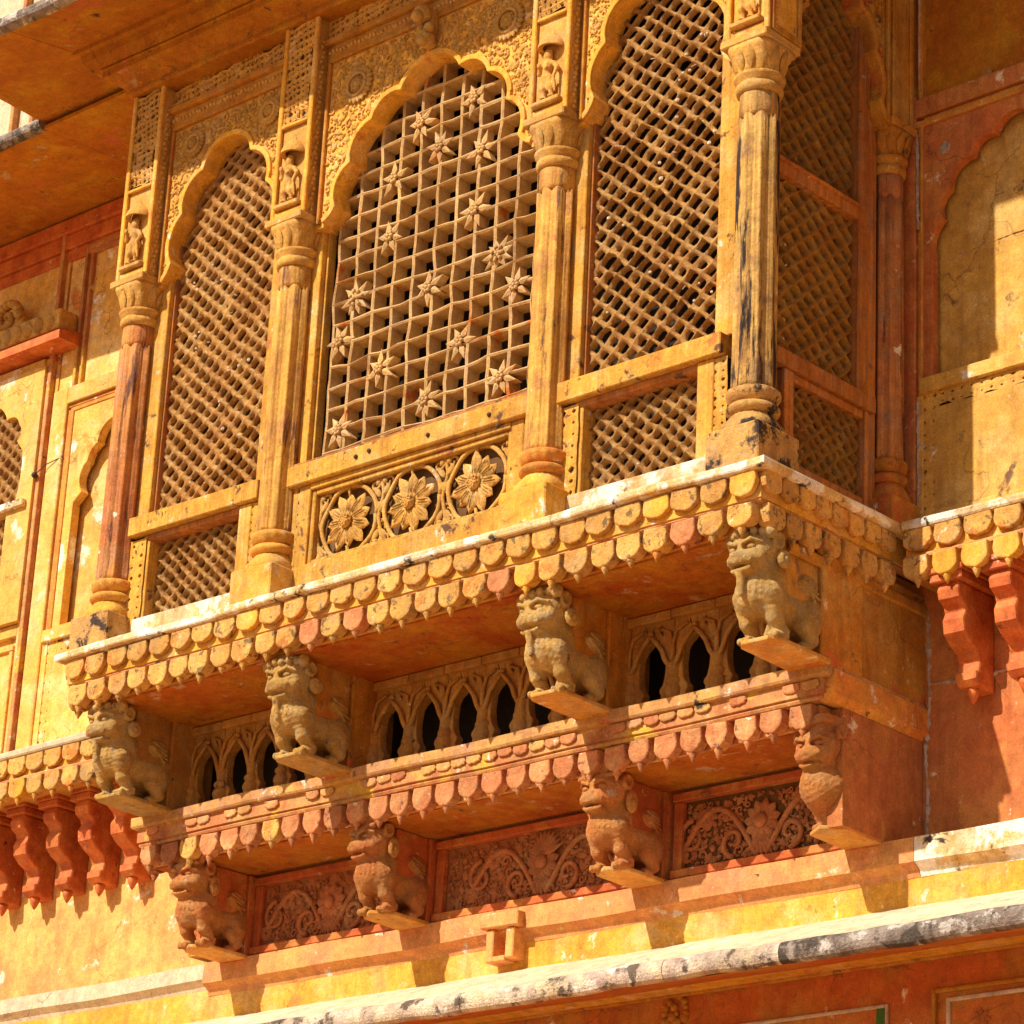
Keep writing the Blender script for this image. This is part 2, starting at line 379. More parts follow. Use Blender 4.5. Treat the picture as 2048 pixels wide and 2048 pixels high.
def plate(loops, depth, bev=0.0, res=1):
    """2D outlines (x, z) with holes -> solid facing -y, from y=0 (back) to y=-depth (front)"""
    cu = bpy.data.curves.new('t', 'CURVE')
    cu.dimensions = '2D'; cu.fill_mode = 'BOTH'
    cu.extrude = max(depth / 2 - bev, 1e-5)
    cu.bevel_depth = bev; cu.bevel_resolution = res; cu.offset = -bev
    for lp in loops:
        sp = cu.splines.new('POLY')
        sp.points.add(len(lp) - 1)
        for i, p in enumerate(lp): sp.points[i].co = (p[0], p[1], 0, 1)
        sp.use_cyclic_u = True
    ob = bpy.data.objects.new('t', cu)
    me = ob.to_mesh()
    V = np.array([v.co[:] for v in me.vertices])
    F = [tuple(p.vertices) for p in me.polygons]
    ob.to_mesh_clear()
    bpy.data.objects.remove(ob); bpy.data.curves.remove(cu)
    V = np.stack([V[:, 0], -V[:, 2] - depth / 2, V[:, 1]], 1)
    return V, F

def sweep(mb, prof, path, closed=False, sub=0.15):
    """profile [(out, z)] swept along a plan path [(x, y)]; out points to the right of the direction of travel"""
    P = [Vector((p[0], p[1])) for p in path]
    pts, nrm = [], []
    for i in range(len(P)):
        d0 = (P[i] - P[i - 1]).normalized() if i > 0 else (P[1] - P[0]).normalized()
        d1 = (P[i + 1] - P[i]).normalized() if i < len(P) - 1 else d0
        n0 = Vector((d0.y, -d0.x)); n1 = Vector((d1.y, -d1.x))
        nn = (n0 + n1); nn = nn / nn.dot(n0) if nn.length > 1e-6 else n0
        pts.append(P[i]); nrm.append(nn)
        if i < len(P) - 1:
            k = max(1, int((P[i + 1] - P[i]).length / sub))
            for j in range(1, k):
                pts.append(P[i].lerp(P[i + 1], j / k)); nrm.append(n1)
    m_ = len(prof)
    V = [(p.x + n.x * o, p.y + n.y * o, z) for p, n in zip(pts, nrm) for (o, z) in prof]
    F = []
    for i in range(len(pts) - 1):
        for j in range(m_ - 1):
            F.append((i * m_ + j, i * m_ + j + 1, (i + 1) * m_ + j + 1, (i + 1) * m_ + j))
    F.append(tuple(range(m_ - 1, -1, -1))); F.append(tuple((len(pts) - 1) * m_ + j for j in range(m_)))
    mb.add(V, F)
    return mb

def arc(A, B, s, n=7):
    """points from A to just before B bulging by s to the left of A->B"""
    A, B = Vector(A), Vector(B)
    d = B - A
    nn = Vector((-d.y, d.x)).normalized()
    return [tuple(A + d * (i / n) + nn * s * math.sin(PI * i / n) ** 0.75) for i in range(n)]

def cusped(tips, bul):
    """right half of a cusped arch from bottom (w, z) up to the apex (0, z), mirrored; returned left bottom -> right bottom"""
    r = []
    for i in range(len(tips) - 1):
        r += arc(tips[i], tips[i + 1], -bul[i])
    r.append(tips[-1])
    lft = [(-x, z) for x, z in r[:-1]]
    return lft + r[::-1]

# ------------------------------------------------------------------ the ground and the walls
g = MB(); g.box(-90, 90, -90, 60, -7.6, -7.5)
go = put('ground', g.mesh('ground'), 'sand', kind='structure')

def rect(x0, x1, z0, z1): return [(x0, z0), (x1, z0), (x1, z1), (x0, z1)]

def part(t, name, mb, m_, jit=0.0, kind=None, seed=1):
    return put(name, mb.mesh(name, jit, seed) if isinstance(mb, MB) else mb, m_, t, kind=kind)

def frame_bars(mb, x0, x1, z0, z1, w, y0, y1, sides='LRTB', b=0.004):
    """four mitre-less bars butted end to end"""
    if 'L' in sides: mb.box(x0, x0 + w, y0, y1, z0, z1, b)
    if 'R' in sides: mb.box(x1 - w, x1, y0, y1, z0, z1, b)
    xa = x0 + (w if 'L' in sides else 0); xb = x1 - (w if 'R' in sides else 0)
    if 'T' in sides: mb.box(xa, xb, y0, y1, z1 - w, z1, b)
    if 'B' in sides: mb.box(xa, xb, y0, y1, z0, z0 + w, b)
    return mb

def jali(x0, x1, z0, z1, a, b, hole, depth, ridge, jit, seed, taper=(0.92, 0.92), shift=(0, 0), rnd=0.8, y=0.0, hj=0.12, clip=None, smooth=True):
    """a pierced slab as one skin: the bars are ridges between cell corners, the holes run back `depth`"""
    r = np.random.RandomState(seed)
    a, b = np.array(a), np.array(b)
    o = np.array([(x0 + x1) / 2, (z0 + z1) / 2])
    Mi = np.linalg.inv(np.array([a, b]).T)
    cs = [Mi @ (np.array(p) - o) for p in ((x0, z0), (x1, z0), (x0, z1), (x1, z1))]
    i0, i1 = int(min(c[0] for c in cs)) - 2, int(max(c[0] for c in cs)) + 2
    j0, j1 = int(min(c[1] for c in cs)) - 2, int(max(c[1] for c in cs)) + 2
    nodes, mids = {}, {}
    def node(i, j):
        if (i, j) not in nodes:
            p = o + a * i + b * j + r.randn(2) * jit
            nodes[i, j] = (p[0], y - ridge * (0.7 + 0.9 * r.rand()), p[1])
        return nodes[i, j]
    def mid(p, q, k):
        if k not in mids:
            v = (np.array(p) + np.array(q)) / 2 + r.randn(3) * np.array([jit, 0.3 * ridge, jit]) * 0.6
            mids[k] = tuple(v)
        return mids[k]
    mb = MB(); V, F = [], []
    for i in range(i0, i1):
        for j in range(j0, j1):
            c = o + a * (i + .5) + b * (j + .5)
            if not (x0 - .004 <= c[0] <= x1 + .004 and z0 - .004 <= c[1] <= z1 + .004): continue
            if clip and not clip(c[0], c[1]): continue
            n = [node(i, j), node(i + 1, j), node(i + 1, j + 1), node(i, j + 1)]
            e = [mid(n[0], n[1], (i, j, 0)), mid(n[1], n[2], (i + 1, j, 1)), mid(n[3], n[2], (i, j + 1, 0)), mid(n[0], n[3], (i, j, 1))]
            O = np.array([n[0], e[0], n[1], e[1], n[2], e[2], n[3], e[3]])
            cc = O.mean(0); cc[1] = y
            h = hole * (1 + hj * r.randn())
            h = min(max(h, 0.25), 0.93)
            I = cc + (O - cc) * h; I[::2] = cc + (I[::2] - cc) * rnd; I[:, 1] = y + 0.002
            B = I.copy()
            sz = np.abs(I - cc).max(0)
            B[:, 0] = cc[0] + (I[:, 0] - cc[0]) * taper[0] + shift[0] * sz[0]
            B[:, 2] = cc[2] + (I[:, 2] - cc[2]) * taper[1] + shift[1] * sz[2]
            B[:, 1] = y + depth
            k = len(V)
            V.extend(O.tolist()); V.extend(I.tolist()); V.extend(B.tolist())
            for q in range(8):
                q2 = (q + 1) % 8
                F.append((k + q, k + q2, k + 8 + q2, k + 8 + q))
                F.append((k + 8 + q, k + 8 + q2, k + 16 + q2, k + 16 + q))
    mb.add(V, F, smooth)
    return mb

# right part of the upper wall -------------------------------------------------
tw = thing('haveli_wall', 'stained ochre plaster wall with arched niche right of the balcony, above the yellow cornice', 'wall', (2.6, 0, 0))
XA, WN = 2.772, 0.462
ntips = [(WN, 1.17), (0.405, 1.335), (0.365, 1.48), (0.235, 1.615), (0.11, 1.69), (0.0, 1.78)]
nb = [0.03, 0.035, 0.045, 0.04, 0.022]
niche = [(XA + x, z) for x, z in cusped(ntips, nb)]
niche = [(XA - WN, 0.53)] + niche + [(XA + WN, 0.53)]
mb = MB(); mb.add(*plate([rect(2.262, XA + .50, 0.522, 1.852), niche], 0.05, 0.003)); mb.V[-1][:, 1] += 0.02
part(tw, 'niche_surround', mb, 'red')
mb = MB(); mb.box(2.24, 5.2, 0.045, 0.065, 0.50, 1.95); part(tw, 'niche_back', mb, 'wall_right')
mb = MB(); mb.box(2.10, 2.225, -0.05, 0.06, -0.335, 2.03, 0.006); part(tw, 'pilaster', mb, 'red', 0.002)
mb = MB(); mb.box(2.227, 2.250, -0.028, 0.06, 0.44, 1.87, 0.003); mb.box(2.250, 2.262, -0.045, 0.06, 0.44, 1.87, 0.003)
mb.box(2.262, 5.2, -0.028, 0.06, 1.885, 1.905, 0.003); mb.box(2.225, 5.2, -0.045, 0.06, 1.852, 1.885, 0.003)
part(tw, 'niche_moulding', mb, 'orange', 0.0015)
mb = MB(); mb.box(2.20, 5.2, -0.05, 0.06, 1.907, 2.005, 0.004); part(tw, 'frieze_band', mb, 'red', 0.002)
mb = MB(); mb.box(2.251, 5.2, -0.055, 0.06, 0.445, 0.52, 0.005); part(tw, 'sill_rail', mb, 'wall_right', 0.002)
# pierced border and panel below the niche
mb = jali(2.262, 2.32, -0.15, 0.445, (0.058, 0), (0, 0.062), 0.30, 0.03, 0.0, 0.002, 5, rnd=0.55, y=-0.03, hj=0.35, smooth=False)
part(tw, 'pierced_border', mb, 'wall_right')
mb = jali(2.32, 5.1, 0.365, 0.445, (0.055, 0), (0, 0.04), 0.28, 0.03, 0.0, 0.006, 6, rnd=0.5, y=-0.03, hj=0.45, smooth=False)
part(tw, 'pierced_border', mb, 'wall_right')
mb = MB(); mb.box(2.32, 5.2, -0.030, 0.06, -0.20, 0.365); part(tw, 'lower_panel', mb, 'wall_right', 0.001)
mb = MB(); mb.box(2.225, 2.262, -0.038, 0.06, -0.335, 0.44, 0.004); mb.box(2.26, 5.2, -0.034, 0.06, -0.335, -0.15, 0.004); part(tw, 'panel_border', mb, 'wall_right', 0.003)
mb = MB(); mb.box(2.262, 2.33, 0.0, 0.02, -0.2, 0.445); mb.box(2.33, 5.2, 0.0, 0.02, 0.36, 0.445); part(tw, 'border_backing', mb, 'shade_dark')
# wall above
mb = MB(); mb.box(2.26, 5.2, -0.005, 0.06, 2.007, 3.6); part(tw, 'upper_field', mb, 'eave')
mb = MB(); mb.box(2.10, 2.21, -0.05, 0.06, 2.033, 3.6, 0.005); mb.box(2.235, 2.258, -0.04, 0.06, 2.007, 3.6, 0.004); mb.box(2.211, 2.234, -0.01, 0.06, 2.033, 3.6)
part(tw, 'upper_moulding', mb, 'beam', 0.003)
# strips of crumbled mortar
def mortar(t, pts, w, seed, y=-0.052, axis='x'):
    """ragged raised strip of lime along a joint, pts (x, z)"""
    r = random.Random(seed); mb = MB()
    L_, R_2 = [], []
    tot = [(pts[i], pts[i + 1]) for i in range(len(pts) - 1)]
    for A, B in tot:
        A, B = Vector(A), Vector(B); n = max(3, int((B - A).length / 0.02)); d = (B - A).normalized(); q = Vector((-d.y, d.x))
        for i in range(n):
            p = A + (B - A) * (i / n); k = w * (0.12 + 1.1 * r.random() ** 1.7) * (.25 if math.sin(i * .23 + seed) > .75 else 1)
            L_.append(p + q * k / 2); R_2.append(p - q * k * (0.3 + 0.5 * r.random()))
    V = []
    for l, q in zip(L_, R_2):
        c = (l + q) / 2
        V += [(l.x, y + 0.010, l.y), (c.x, y - 0.006 - 0.006 * r.random(), c.y), (q.x, y + 0.010, q.y)]
    F = []
    for i in range(len(L_) - 1):
        F += [(3 * i, 3 * i + 1, 3 * i + 4, 3 * i + 3), (3 * i + 1, 3 * i + 2, 3 * i + 5, 3 * i + 4)]
    mb.add(V, F)
    return part(t, 'mortar_strip', mb, 'mortar')
mortar(tw, [(2.103, -0.3), (2.106, 0.7), (2.10, 1.3), (2.104, 2.0), (2.10, 3.3)], 0.026, 3)
mortar(tw, [(2.235, -0.2), (2.238, 0.18), (2.232, 0.43)], 0.045, 4, -0.040)
mortar(tw, [(2.24, 1.3), (2.238, 1.83)], 0.014, 5, -0.05)
mortar(tw, [(2.30, 2.012), (2.6, 2.016), (3.2, 2.012)], 0.03, 6, -0.02)
mortar(tw, [(2.247, 2.06), (2.246, 2.9)], 0.014, 7, -0.042)
mortar(tw, [(2.35, 1.135), (2.5, 1.16), (2.7, 1.175), (3.3, 1.18)], 0.03, 8, 0.05)
mortar(tw, [(2.12, 1.42), (2.13, 1.27)], 0.06, 9, -0.052)
# carved boss on the niche surround
mb = MB()
for k in range(5): mb.leaf(2.385, 1.70, -0.030, k * 2 * PI / 5 + .3, 0.036, 0.032, 0.008)
mb.ball((2.385, -0.030, 1.70), 0.008, 6)
part(tw, 'carved_boss', mb, 'mortar')

# left part of the upper wall ---------------------------------------------------
YL = 0.10
tl = thing('haveli_wall', 'sunlit yellow plaster wall with tall cusped niche left of the balcony', 'wall', (-4.0, YL, 0))
def yoff(mb, dy):
    for v in mb.V: v[:, 1] += dy
    return mb
XN = -3.56
ln = cusped([(0.50, 0.95), (0.495, 1.40), (0.425, 1.455), (0.40, 1.65), (0.32, 1.75), (0.17, 1.89), (0.0, 1.99)], [0.0, 0.0, 0.045, 0.02, 0.045, 0.02])
ln = [(XN - .50, 0.61)] + [(XN + x, z) for x, z in ln] + [(XN + .50, 0.61)]
mb = MB(); mb.add(*plate([rect(-4.13, -2.9, 0.60, 2.02), ln], 0.06, 0.003)); yoff(mb, YL + 0.02); part(tl, 'niche_surround', mb, 'wall_left')
mb = MB(); mb.box(-9, -2.0, YL + 0.045, YL + 0.07, -0.4, 2.2); part(tl, 'niche_back', mb, 'wall_left')
mb = MB(); mb.box(-4.205, -4.172, YL - 0.03, YL + 0.05, 0.60, 2.05, 0.004); mb.box(-4.165, -4.135, YL - 0.045, YL + 0.05, 0.60, 2.05, 0.004)
mb.box(-4.205, -2.9, YL - 0.03, YL + 0.05, 2.062, 2.085, 0.004); mb.box(-4.165, -2.9, YL - 0.045, YL + 0.05, 2.022, 2.05, 0.004)
part(tl, 'niche_moulding', mb, 'orange', 0.0015)
mb = MB(); mb.box(-4.345, -4.207, YL - 0.05, YL + 0.05, -0.34, 2.20, 0.006); part(tl, 'pilaster', mb, 'wall_left', 0.002)
mb = MB(); mb.box(-4.205, -2.9, YL - 0.05, YL + 0.05, 2.087, 2.20, 0.004); part(tl, 'frieze_band', mb, 'wall_left', 0.002)
mb = MB(); mb.box(-4.205, -2.0, YL - 0.055, YL + 0.05, 0.52, 0.598, 0.005); part(tl, 'sill_rail', mb, 'wall_left', 0.002)
mb = jali(-4.16, -4.10, -0.30, 0.515, (0.058, 0), (0, 0.062), 0.30, 0.03, 0.0, 0.002, 7, rnd=0.55, y=YL - 0.03, hj=0.35, smooth=False); part(tl, 'pierced_border', mb, 'wall_left')
mb = jali(-4.10, -2.9, 0.43, 0.515, (0.055, 0), (0, 0.042), 0.28, 0.03, 0.0, 0.006, 8, rnd=0.5, y=YL - 0.03, hj=0.45, smooth=False); part(tl, 'pierced_border', mb, 'wall_left')
mb = MB(); mb.box(-4.10, -2.0, YL - 0.030, YL + 0.05, -0.34, 0.43); mb.box(-4.207, -4.16, YL - 0.034, YL + 0.05, -0.34, 0.518); part(tl, 'lower_panel', mb, 'wall_left', 0.001)
mb = MB(); mb.box(-4.16, -4.1, YL - 0.002, YL + 0.02, -0.3, 0.515); mb.box(-4.1, -2.9, YL - 0.002, YL + 0.02, 0.43, 0.515); part(tl, 'border_backing', mb, 'shade_dark')
# upper field left with its panel mouldings
mb = MB(); mb.box(-4.36, -2.0, YL - 0.01, YL + 0.06, 2.201, 3.45); part(tl, 'upper_field', mb, 'wall_left')
mb = MB(); mb.box(-4.195, -4.170, YL - 0.04, YL, 2.20, 3.17, 0.004); mb.box(-4.135, -4.110, YL - 0.04, YL, 2.20, 3.13, 0.004)
mb.box(-4.170, -2.9, YL - 0.04, YL, 3.145, 3.17, 0.004); mb.box(-4.110, -2.9, YL - 0.04, YL, 3.105, 3.13, 0.004)
part(tl, 'panel_moulding', mb, 'mould_red', 0.002)
mb = MB(); mb.box(-2.9, -1.9, YL - 0.01, YL + 0.04, 0.6, 2.2); part(tl, 'niche_return', mb, 'wall_left')

# window bay at the far left -------------------------------------------------------
tb = thing('lattice_window', 'small cusped yellow window with stone lattice at the left edge, under the red hood', 'window', (-4.8, YL, 0))
WX = -4.87
wa = cusped([(0.30, 1.55), (0.31, 1.85), (0.245, 1.93), (0.25, 2.04), (0.12, 2.10), (0.0, 2.22)], [0.015, 0.0, 0.03, 0.035, 0.02])
wa = [(WX - .30, 1.52)] + [(WX + x, z) for x, z in wa] + [(WX + .30, 1.52)]
mb = MB(); mb.add(*plate([rect(-9, -4.42, 0.70, 2.40), wa, rect(WX - .30, WX + .22, 0.76, 1.44)], 0.08, 0.004)); yoff(mb, YL - 0.0); part(tb, 'window_surround', mb, 'wall_left')
mb = jali(WX - .32, WX + .34, 1.50, 2.22, (.05, -.042), (.057, .046), 0.60, 0.05, 0.006, 0.003, 11, y=YL - 0.03); part(tb, 'lattice', mb, 'jali', kind='stuff')
mb = jali(WX - .32, WX + .26, 0.74, 1.46, (.042, -.038), (.045, .038), 0.55, 0.04, 0.006, 0.003, 12, y=YL - 0.03); part(tb, 'lattice', mb, 'jali', kind='stuff')
mb = MB(); mb.box(WX - .36, WX + .40, YL + .02, YL + .04, 0.7, 2.3); part(tb, 'dark_interior', mb, 'shade_dark')
mb = MB(); mb.box(-9, -4.46, YL - 0.115, YL - 0.0805, 1.455, 1.505, 0.006); part(tb, 'sill', mb, 'lip', 0.002)
mb = MB(); mb.box(-4.42, -4.385, YL - 0.06, YL + 0.05, -0.34, 3.4, 0.004); mb.box(-4.382, -4.348, YL - 0.02, YL + 0.05, -0.34, 3.4); part(tb, 'jamb_moulding', mb, 'mould_red', 0.002)
mb = MB(); mb.box(-9, -4.46, YL - 0.06, YL + 0.05, 2.402, 2.46, 0.005); mb.box(-9, -4.46, YL - 0.045, YL + .05, 0.62, 0.698, 0.005); mb.box(-4.46, -4.425, YL - 0.045, YL + .05, -0.34, 2.46, 0.005)
part(tb, 'window_frame', mb, 'wall_left', 0.002)
mb = MB(); mb.box(-9, -4.462, YL - 0.01, YL + 0.05, -0.34, 0.62)
mb.box(-9, -4.50, YL - 0.03, YL - 0.0, 0.54, 0.575, .004); mb.box(-4.53, -4.50, YL - 0.03, YL - 0.0, -0.34, 0.535, .004); part(tb, 'lower_panel', mb, 'wall_left', 0.001)
mb = MB(); mb.box(-9, -4.36, YL - 0.02, YL + 0.05, 2.462, 3.4); part(tb, 'field_above', mb, 'wall_left')
mb = MB()
for k in range(4): mb.leaf(-4.66 + .0 * k, 0.50 - .07 * k, YL - .012, -PI / 2 + (.5 if k % 2 else -.5), .06, .03, .008)
part(tb, 'carved_leaves', mb, 'wall_left')

th = thing('window_hood', 'red underside stone hood with carved crest over the far left window', 'window hood', (-4.6, 0, 2.45))
mb = MB()
pr = [(0, 0.115), (0.0, 0.055), (0.0, 0.055)]
V = [(-9, YL - .022, 2.475), (-9, -0.10, 2.475), (-9, -0.10, 2.53), (-9, YL - .022, 2.565), (-4.165, YL - .022, 2.475), (-4.165, -0.10, 2.475), (-4.165, -0.10, 2.53), (-4.165, YL - .022, 2.565)]
mb.add(V, [(0, 1, 5, 4), (1, 2, 6, 5), (2, 3, 7, 6), (4, 5, 6, 7), (0, 3, 2, 1)])
part(th, 'hood_slab', mb, 'corbel')
mb = MB(); mb.box(-9, -4.21, -0.075, YL - .022, 2.566, 2.70, 0.008); part(th, 'crest_block', mb, 'carve', 0.002)
for k in range(9):
    mb = MB(); mb.leaf(-4.30 - k * .105, 2.565, -0.078, PI / 2, .12, .085, .03); part(th, 'crest_leaf', mb, 'carve')
mb = MB()
for k in range(22):
    a = k * .42; r_ = .115 * (1 - k / 24)
    mb.ball((-4.80 + r_ * math.cos(a), -0.03, 2.80 + r_ * math.sin(a)), .034 * (1 - k / 40), 6, 1.3)
mb.box(-5.0, -4.66, -.02, YL - .022, 2.702, 2.80, .01)
part(th, 'crest_scroll', mb, 'carve')

# low wall under the cornices -------------------------------------------------------
tlw = thing('haveli_wall', 'peeling peach plaster wall below the row of red brackets at lower left', 'wall', (-3.6, 0.15, -1.2))
mb = MB(); mb.box(-9, -2.0, 0.15, 0.35, -1.70, -0.34); part(tlw, 'plaster_field', mb, 'wall_low')
trw = thing('haveli_wall', 'dark red plaster wall below the right cornice, lower right', 'wall', (2.8, 0.0, -1.2))
mb = MB(); mb.box(2.02, 5.2, 0.0, 0.35, -1.70, -0.34); part(trw, 'plaster_field', mb, 'red')
mortar(trw, [(2.262, -0.62), (2.272, -1.05), (2.25, -1.28), (2.262, -1.5), (2.25, -1.70)], 0.036, 21, -0.004)
mortar(trw, [(2.27, -0.97), (2.5, -0.985), (3.0, -0.97)], 0.03, 22, -0.004)

# ledge mouldings under the balcony
tg = thing('stone_ledge', 'long peach painted stone ledge running under the balcony below the red lions', 'ledge', (0, -0.2, -1.75))
prof = [(0.0, -1.755), (.30, -1.768), (.304, -1.835), (.302, -1.878), (.29, -1.886), (.262, -1.905), (.25, -1.935), (.2, -1.94)]
mb = MB(); sweep(mb, prof, [(-2.10, 0.0), (2.395, 0.0)], sub=0.06); part(tg, 'ledge_face', mb, 'peach', 0.004)
tgr = thing('stone_ledge', 'yellow and lime worn stone ledge at lower right under the dark red wall', 'ledge', (2.8, -0.15, -1.75))
mb = MB(); sweep(mb, [(x * 1.01, z) for x, z in prof], [(2.40, 0), (5.2, 0)], sub=0.06); part(tgr, 'ledge_face', mb, 'lip', 0.005)
tgl = thing('stone_ledge', 'bright cream lime washed stone ledge at lower left', 'ledge', (-3.3, 0.0, -1.75))
mb = MB(); sweep(mb, [(0, -1.755), (.432, -1.768), (.434, -1.850), (.42, -1.862), (.40, -1.880), (.39, -1.905), (.3, -1.91)], [(-9, .15), (-2.105, .15)], sub=0.08); part(tgl, 'ledge_face', mb, 'cream', 0.004)
tbw = thing('haveli_wall', 'narrow yellow plaster band between the peach ledge and the lime washed awning', 'wall', (0, -0.06, -2.0))
mb = MB(); mb.box(-9, 5.2, -0.25, 0.3, -2.25, -1.90); part(tbw, 'plaster_band', mb, 'yellow', 0.001)

# long sloping awning below
ta = thing('stone_awning', 'long sloping cream stone awning with thick weathered rim along the bottom', 'awning', (0, -0.4, -2.15))
mb = MB(); sweep(mb, [(0.24, -2.055), (0.40, -2.125), (0.665, -2.262)], [(-9, 0), (5.2, 0)], sub=0.2); part(ta, 'sloping_slab', mb, 'cream', 0.003)
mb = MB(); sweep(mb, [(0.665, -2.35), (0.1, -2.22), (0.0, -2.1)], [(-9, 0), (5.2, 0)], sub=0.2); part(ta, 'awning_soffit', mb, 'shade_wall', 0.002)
xs = [-9, -5, -1.95, -1.05, 0.15, 1.35, 1.99, 3.3, 5.2]
for k in range(len(xs) - 1):
    mb = MB()
    pr = []
    for q in range(11):
        t = -0.62 * PI + q / 10 * 1.17 * PI
        pr.append((0.685 + 0.036 * math.cos(t), -2.308 + 0.050 * math.sin(t)))
    pr = pr[::-1]
    sweep(mb, pr, [(xs[k] + .002, 0), (xs[k + 1] - .002, 0)], sub=0.035)
    rm = 'rim_dark' if k in (6, 7) else 'rim'
    part(ta, 'rim_stone', mb, rm, 0.006, seed=5)
# water spout let into the ledge
tsp = thing('water_spout', 'small square stone water spout poking out of the peach ledge', 'spout', (0.03, -0.3, -1.85))
mb = MB(); mb.box(-0.085, 0.155, -0.355, -0.10, -1.868, -1.795, 0.006); part(tsp, 'cap_stone', mb, 'peach', 0.004)
mb = MB(); mb.box(-0.060, -0.012, -0.335, -0.05, -2.03, -1.871, 0.005); mb.box(0.066, 0.118, -0.335, -0.05, -2.02, -1.871, 0.005); mb.box(-0.0115, 0.0655, -0.335, -0.05, -2.03, -2.005, 0.003)
part(tsp, 'channel', mb, 'peach', 0.004)
mb = MB(); mb.box(-0.0115, 0.0655, -0.20, -0.06, -2.004, -1.872); part(tsp, 'channel_back', mb, 'shade_dark')

# shaded wall beneath the awning
tu = thing('haveli_wall', 'dark orange wall in shade under the awning with thin white framed panels', 'wall', (1, -0.1, -2.6))
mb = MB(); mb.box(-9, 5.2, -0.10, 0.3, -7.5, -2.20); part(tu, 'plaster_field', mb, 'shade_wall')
mb = MB(); mb.box(-9, 5.2, -0.125, -0.1, -2.262, -2.19, 0.004); part(tu, 'top_moulding', mb, 'beam', 0.003)
mb = MB(); frame_bars(mb, 2.36, 3.6, -3.8, -2.395, 0.018, -0.125, -0.1); part(tu, 'panel_moulding', mb, 'beam', 0.002)
mb = MB(); frame_bars(mb, 2.43, 3.5, -3.7, -2.438, 0.018, -0.118, -0.1); part(tu, 'white_panel_line', mb, 'white', 0.002)
mb = MB(); frame_bars(mb, -0.6, 2.125, -3.8, -2.425, 0.016, -0.118, -0.1); part(tu, 'white_panel_line', mb, 'white', 0.002)
mb = MB(); mb.box(2.065, 2.107, -0.112, -0.1, -3.6, -2.443); part(tu, 'green_stripe', mb, 'green')
mb = MB()
r0 = random.Random(3)
for k in range(26):
    a = r0.random() * 6.28; q = r0.random() ** .6
    mb.ball((0.93 + .07 * q * math.cos(a), -0.105, -2.32 + .10 * q * math.sin(a)), .012 + .012 * r0.random(), 6)
part(tu, 'worn_carved_boss', mb, 'beam')
mb = MB()
for k in range(16):
    a = k * 2 * PI / 8; mb.leaf(2.60, -2.545, -0.102, a + (PI / 8 if k > 7 else 0), .05 if k < 8 else .03, .025, .008)
part(tu, 'carved_rosette', mb, 'shade_wall')

# ------------------------------------------------------------------ cornices: scallops and drops
PR = random.Random(99)
def petal_shape(w, h, sharp=0.0, n=11):
    j = lambda: PR.uniform(-.0028, .0028)
    pts = [(-w / 2 * .90, 0.0)]
    for i in range(n + 1):
        a = PI * i / n
        x = -math.cos(a) * w / 2; z = -(h * .45) - math.sin(a) ** (0.85 + sharp) * h * .55
        pts.append((x + j(), z + j() * 1.3))
    pts.append((w / 2 * .90, 0.0))
    return pts

def make_petal(w, h, th):
    mb = MB(); mb.add(*plate([petal_shape(w, h)], th, 0.007)); return mb.mesh('petal', 0.0015)

def make_drop(w, h, th, tip):
    mb = MB(); mb.add(*plate([petal_shape(w, h, 0.1)], th, 0.007))
    mb.lathe([(0.004, -h - tip), (0.010, -h - tip * .62), (0.019, -h - tip * .2), (0.020, -h + .003), (0.013, -h + .018), (0.002, -h + .02)], 8, 0, -th * .6)
    return mb.mesh('drop', 0.001)

def row(t, name, me_list, pts, m_, rnd, rots=0.0, skip=0.0, ylabel=None):
    out = []
    for (x, y, z, ro) in pts:
        if rnd.random() < skip: continue
        me = rnd.choice(me_list)
        jx = rnd.uniform(-.004, .004)
        o = put(name, me, None, t, at=(x + (jx if abs(ro) < .1 else 0), y, z + rnd.uniform(-.003, .002)), rot=ro + rnd.uniform(-.03, .03))
        o.rotation_euler[1] = rnd.uniform(-.035, .035)
        mm = m_ if isinstance(m_, str) else rnd.choice(m_)
        o.material_slots[0].link = 'OBJECT'; o.material_slots[0].material = M[mm]
        o.scale = (1 + rnd.uniform(-.05, .03), 1 + rnd.uniform(-.1, .1), 1 + rnd.uniform(-.09, .05))
        out.append(o)
    return out
def with_slot(me):
    me.materials.append(M['petal']); return me
P1 = [with_slot(make_petal(0.150, 0.108, 0.030)) for _ in range(6)]
P2 = [with_slot(make_drop(0.138 + .004 * PR.random(), 0.110 + .006 * PR.random(), 0.062, 0.030 + .014 * PR.random())) for _ in range(6)]
P1s = [with_slot(make_petal(0.118, 0.100, 0.030))]
P2s = [with_slot(make_drop(0.118, 0.105, 0.060, 0.034))]
P3 = [with_slot(make_drop(0.126 + .006 * PR.random(), 0.110 + .006 * PR.random(), 0.058, 0.030 + .016 * PR.random())) for _ in range(6)]
P4 = [with_slot(make_petal(0.095, 0.042 + .008 * PR.random(), 0.010)) for _ in range(4)]
rn = random.Random(11)

def spread(a, b, pitch):
    n = max(1, round((b - a) / pitch)); return [a + (b - a) * (i + .5) / n for i in range(n)]

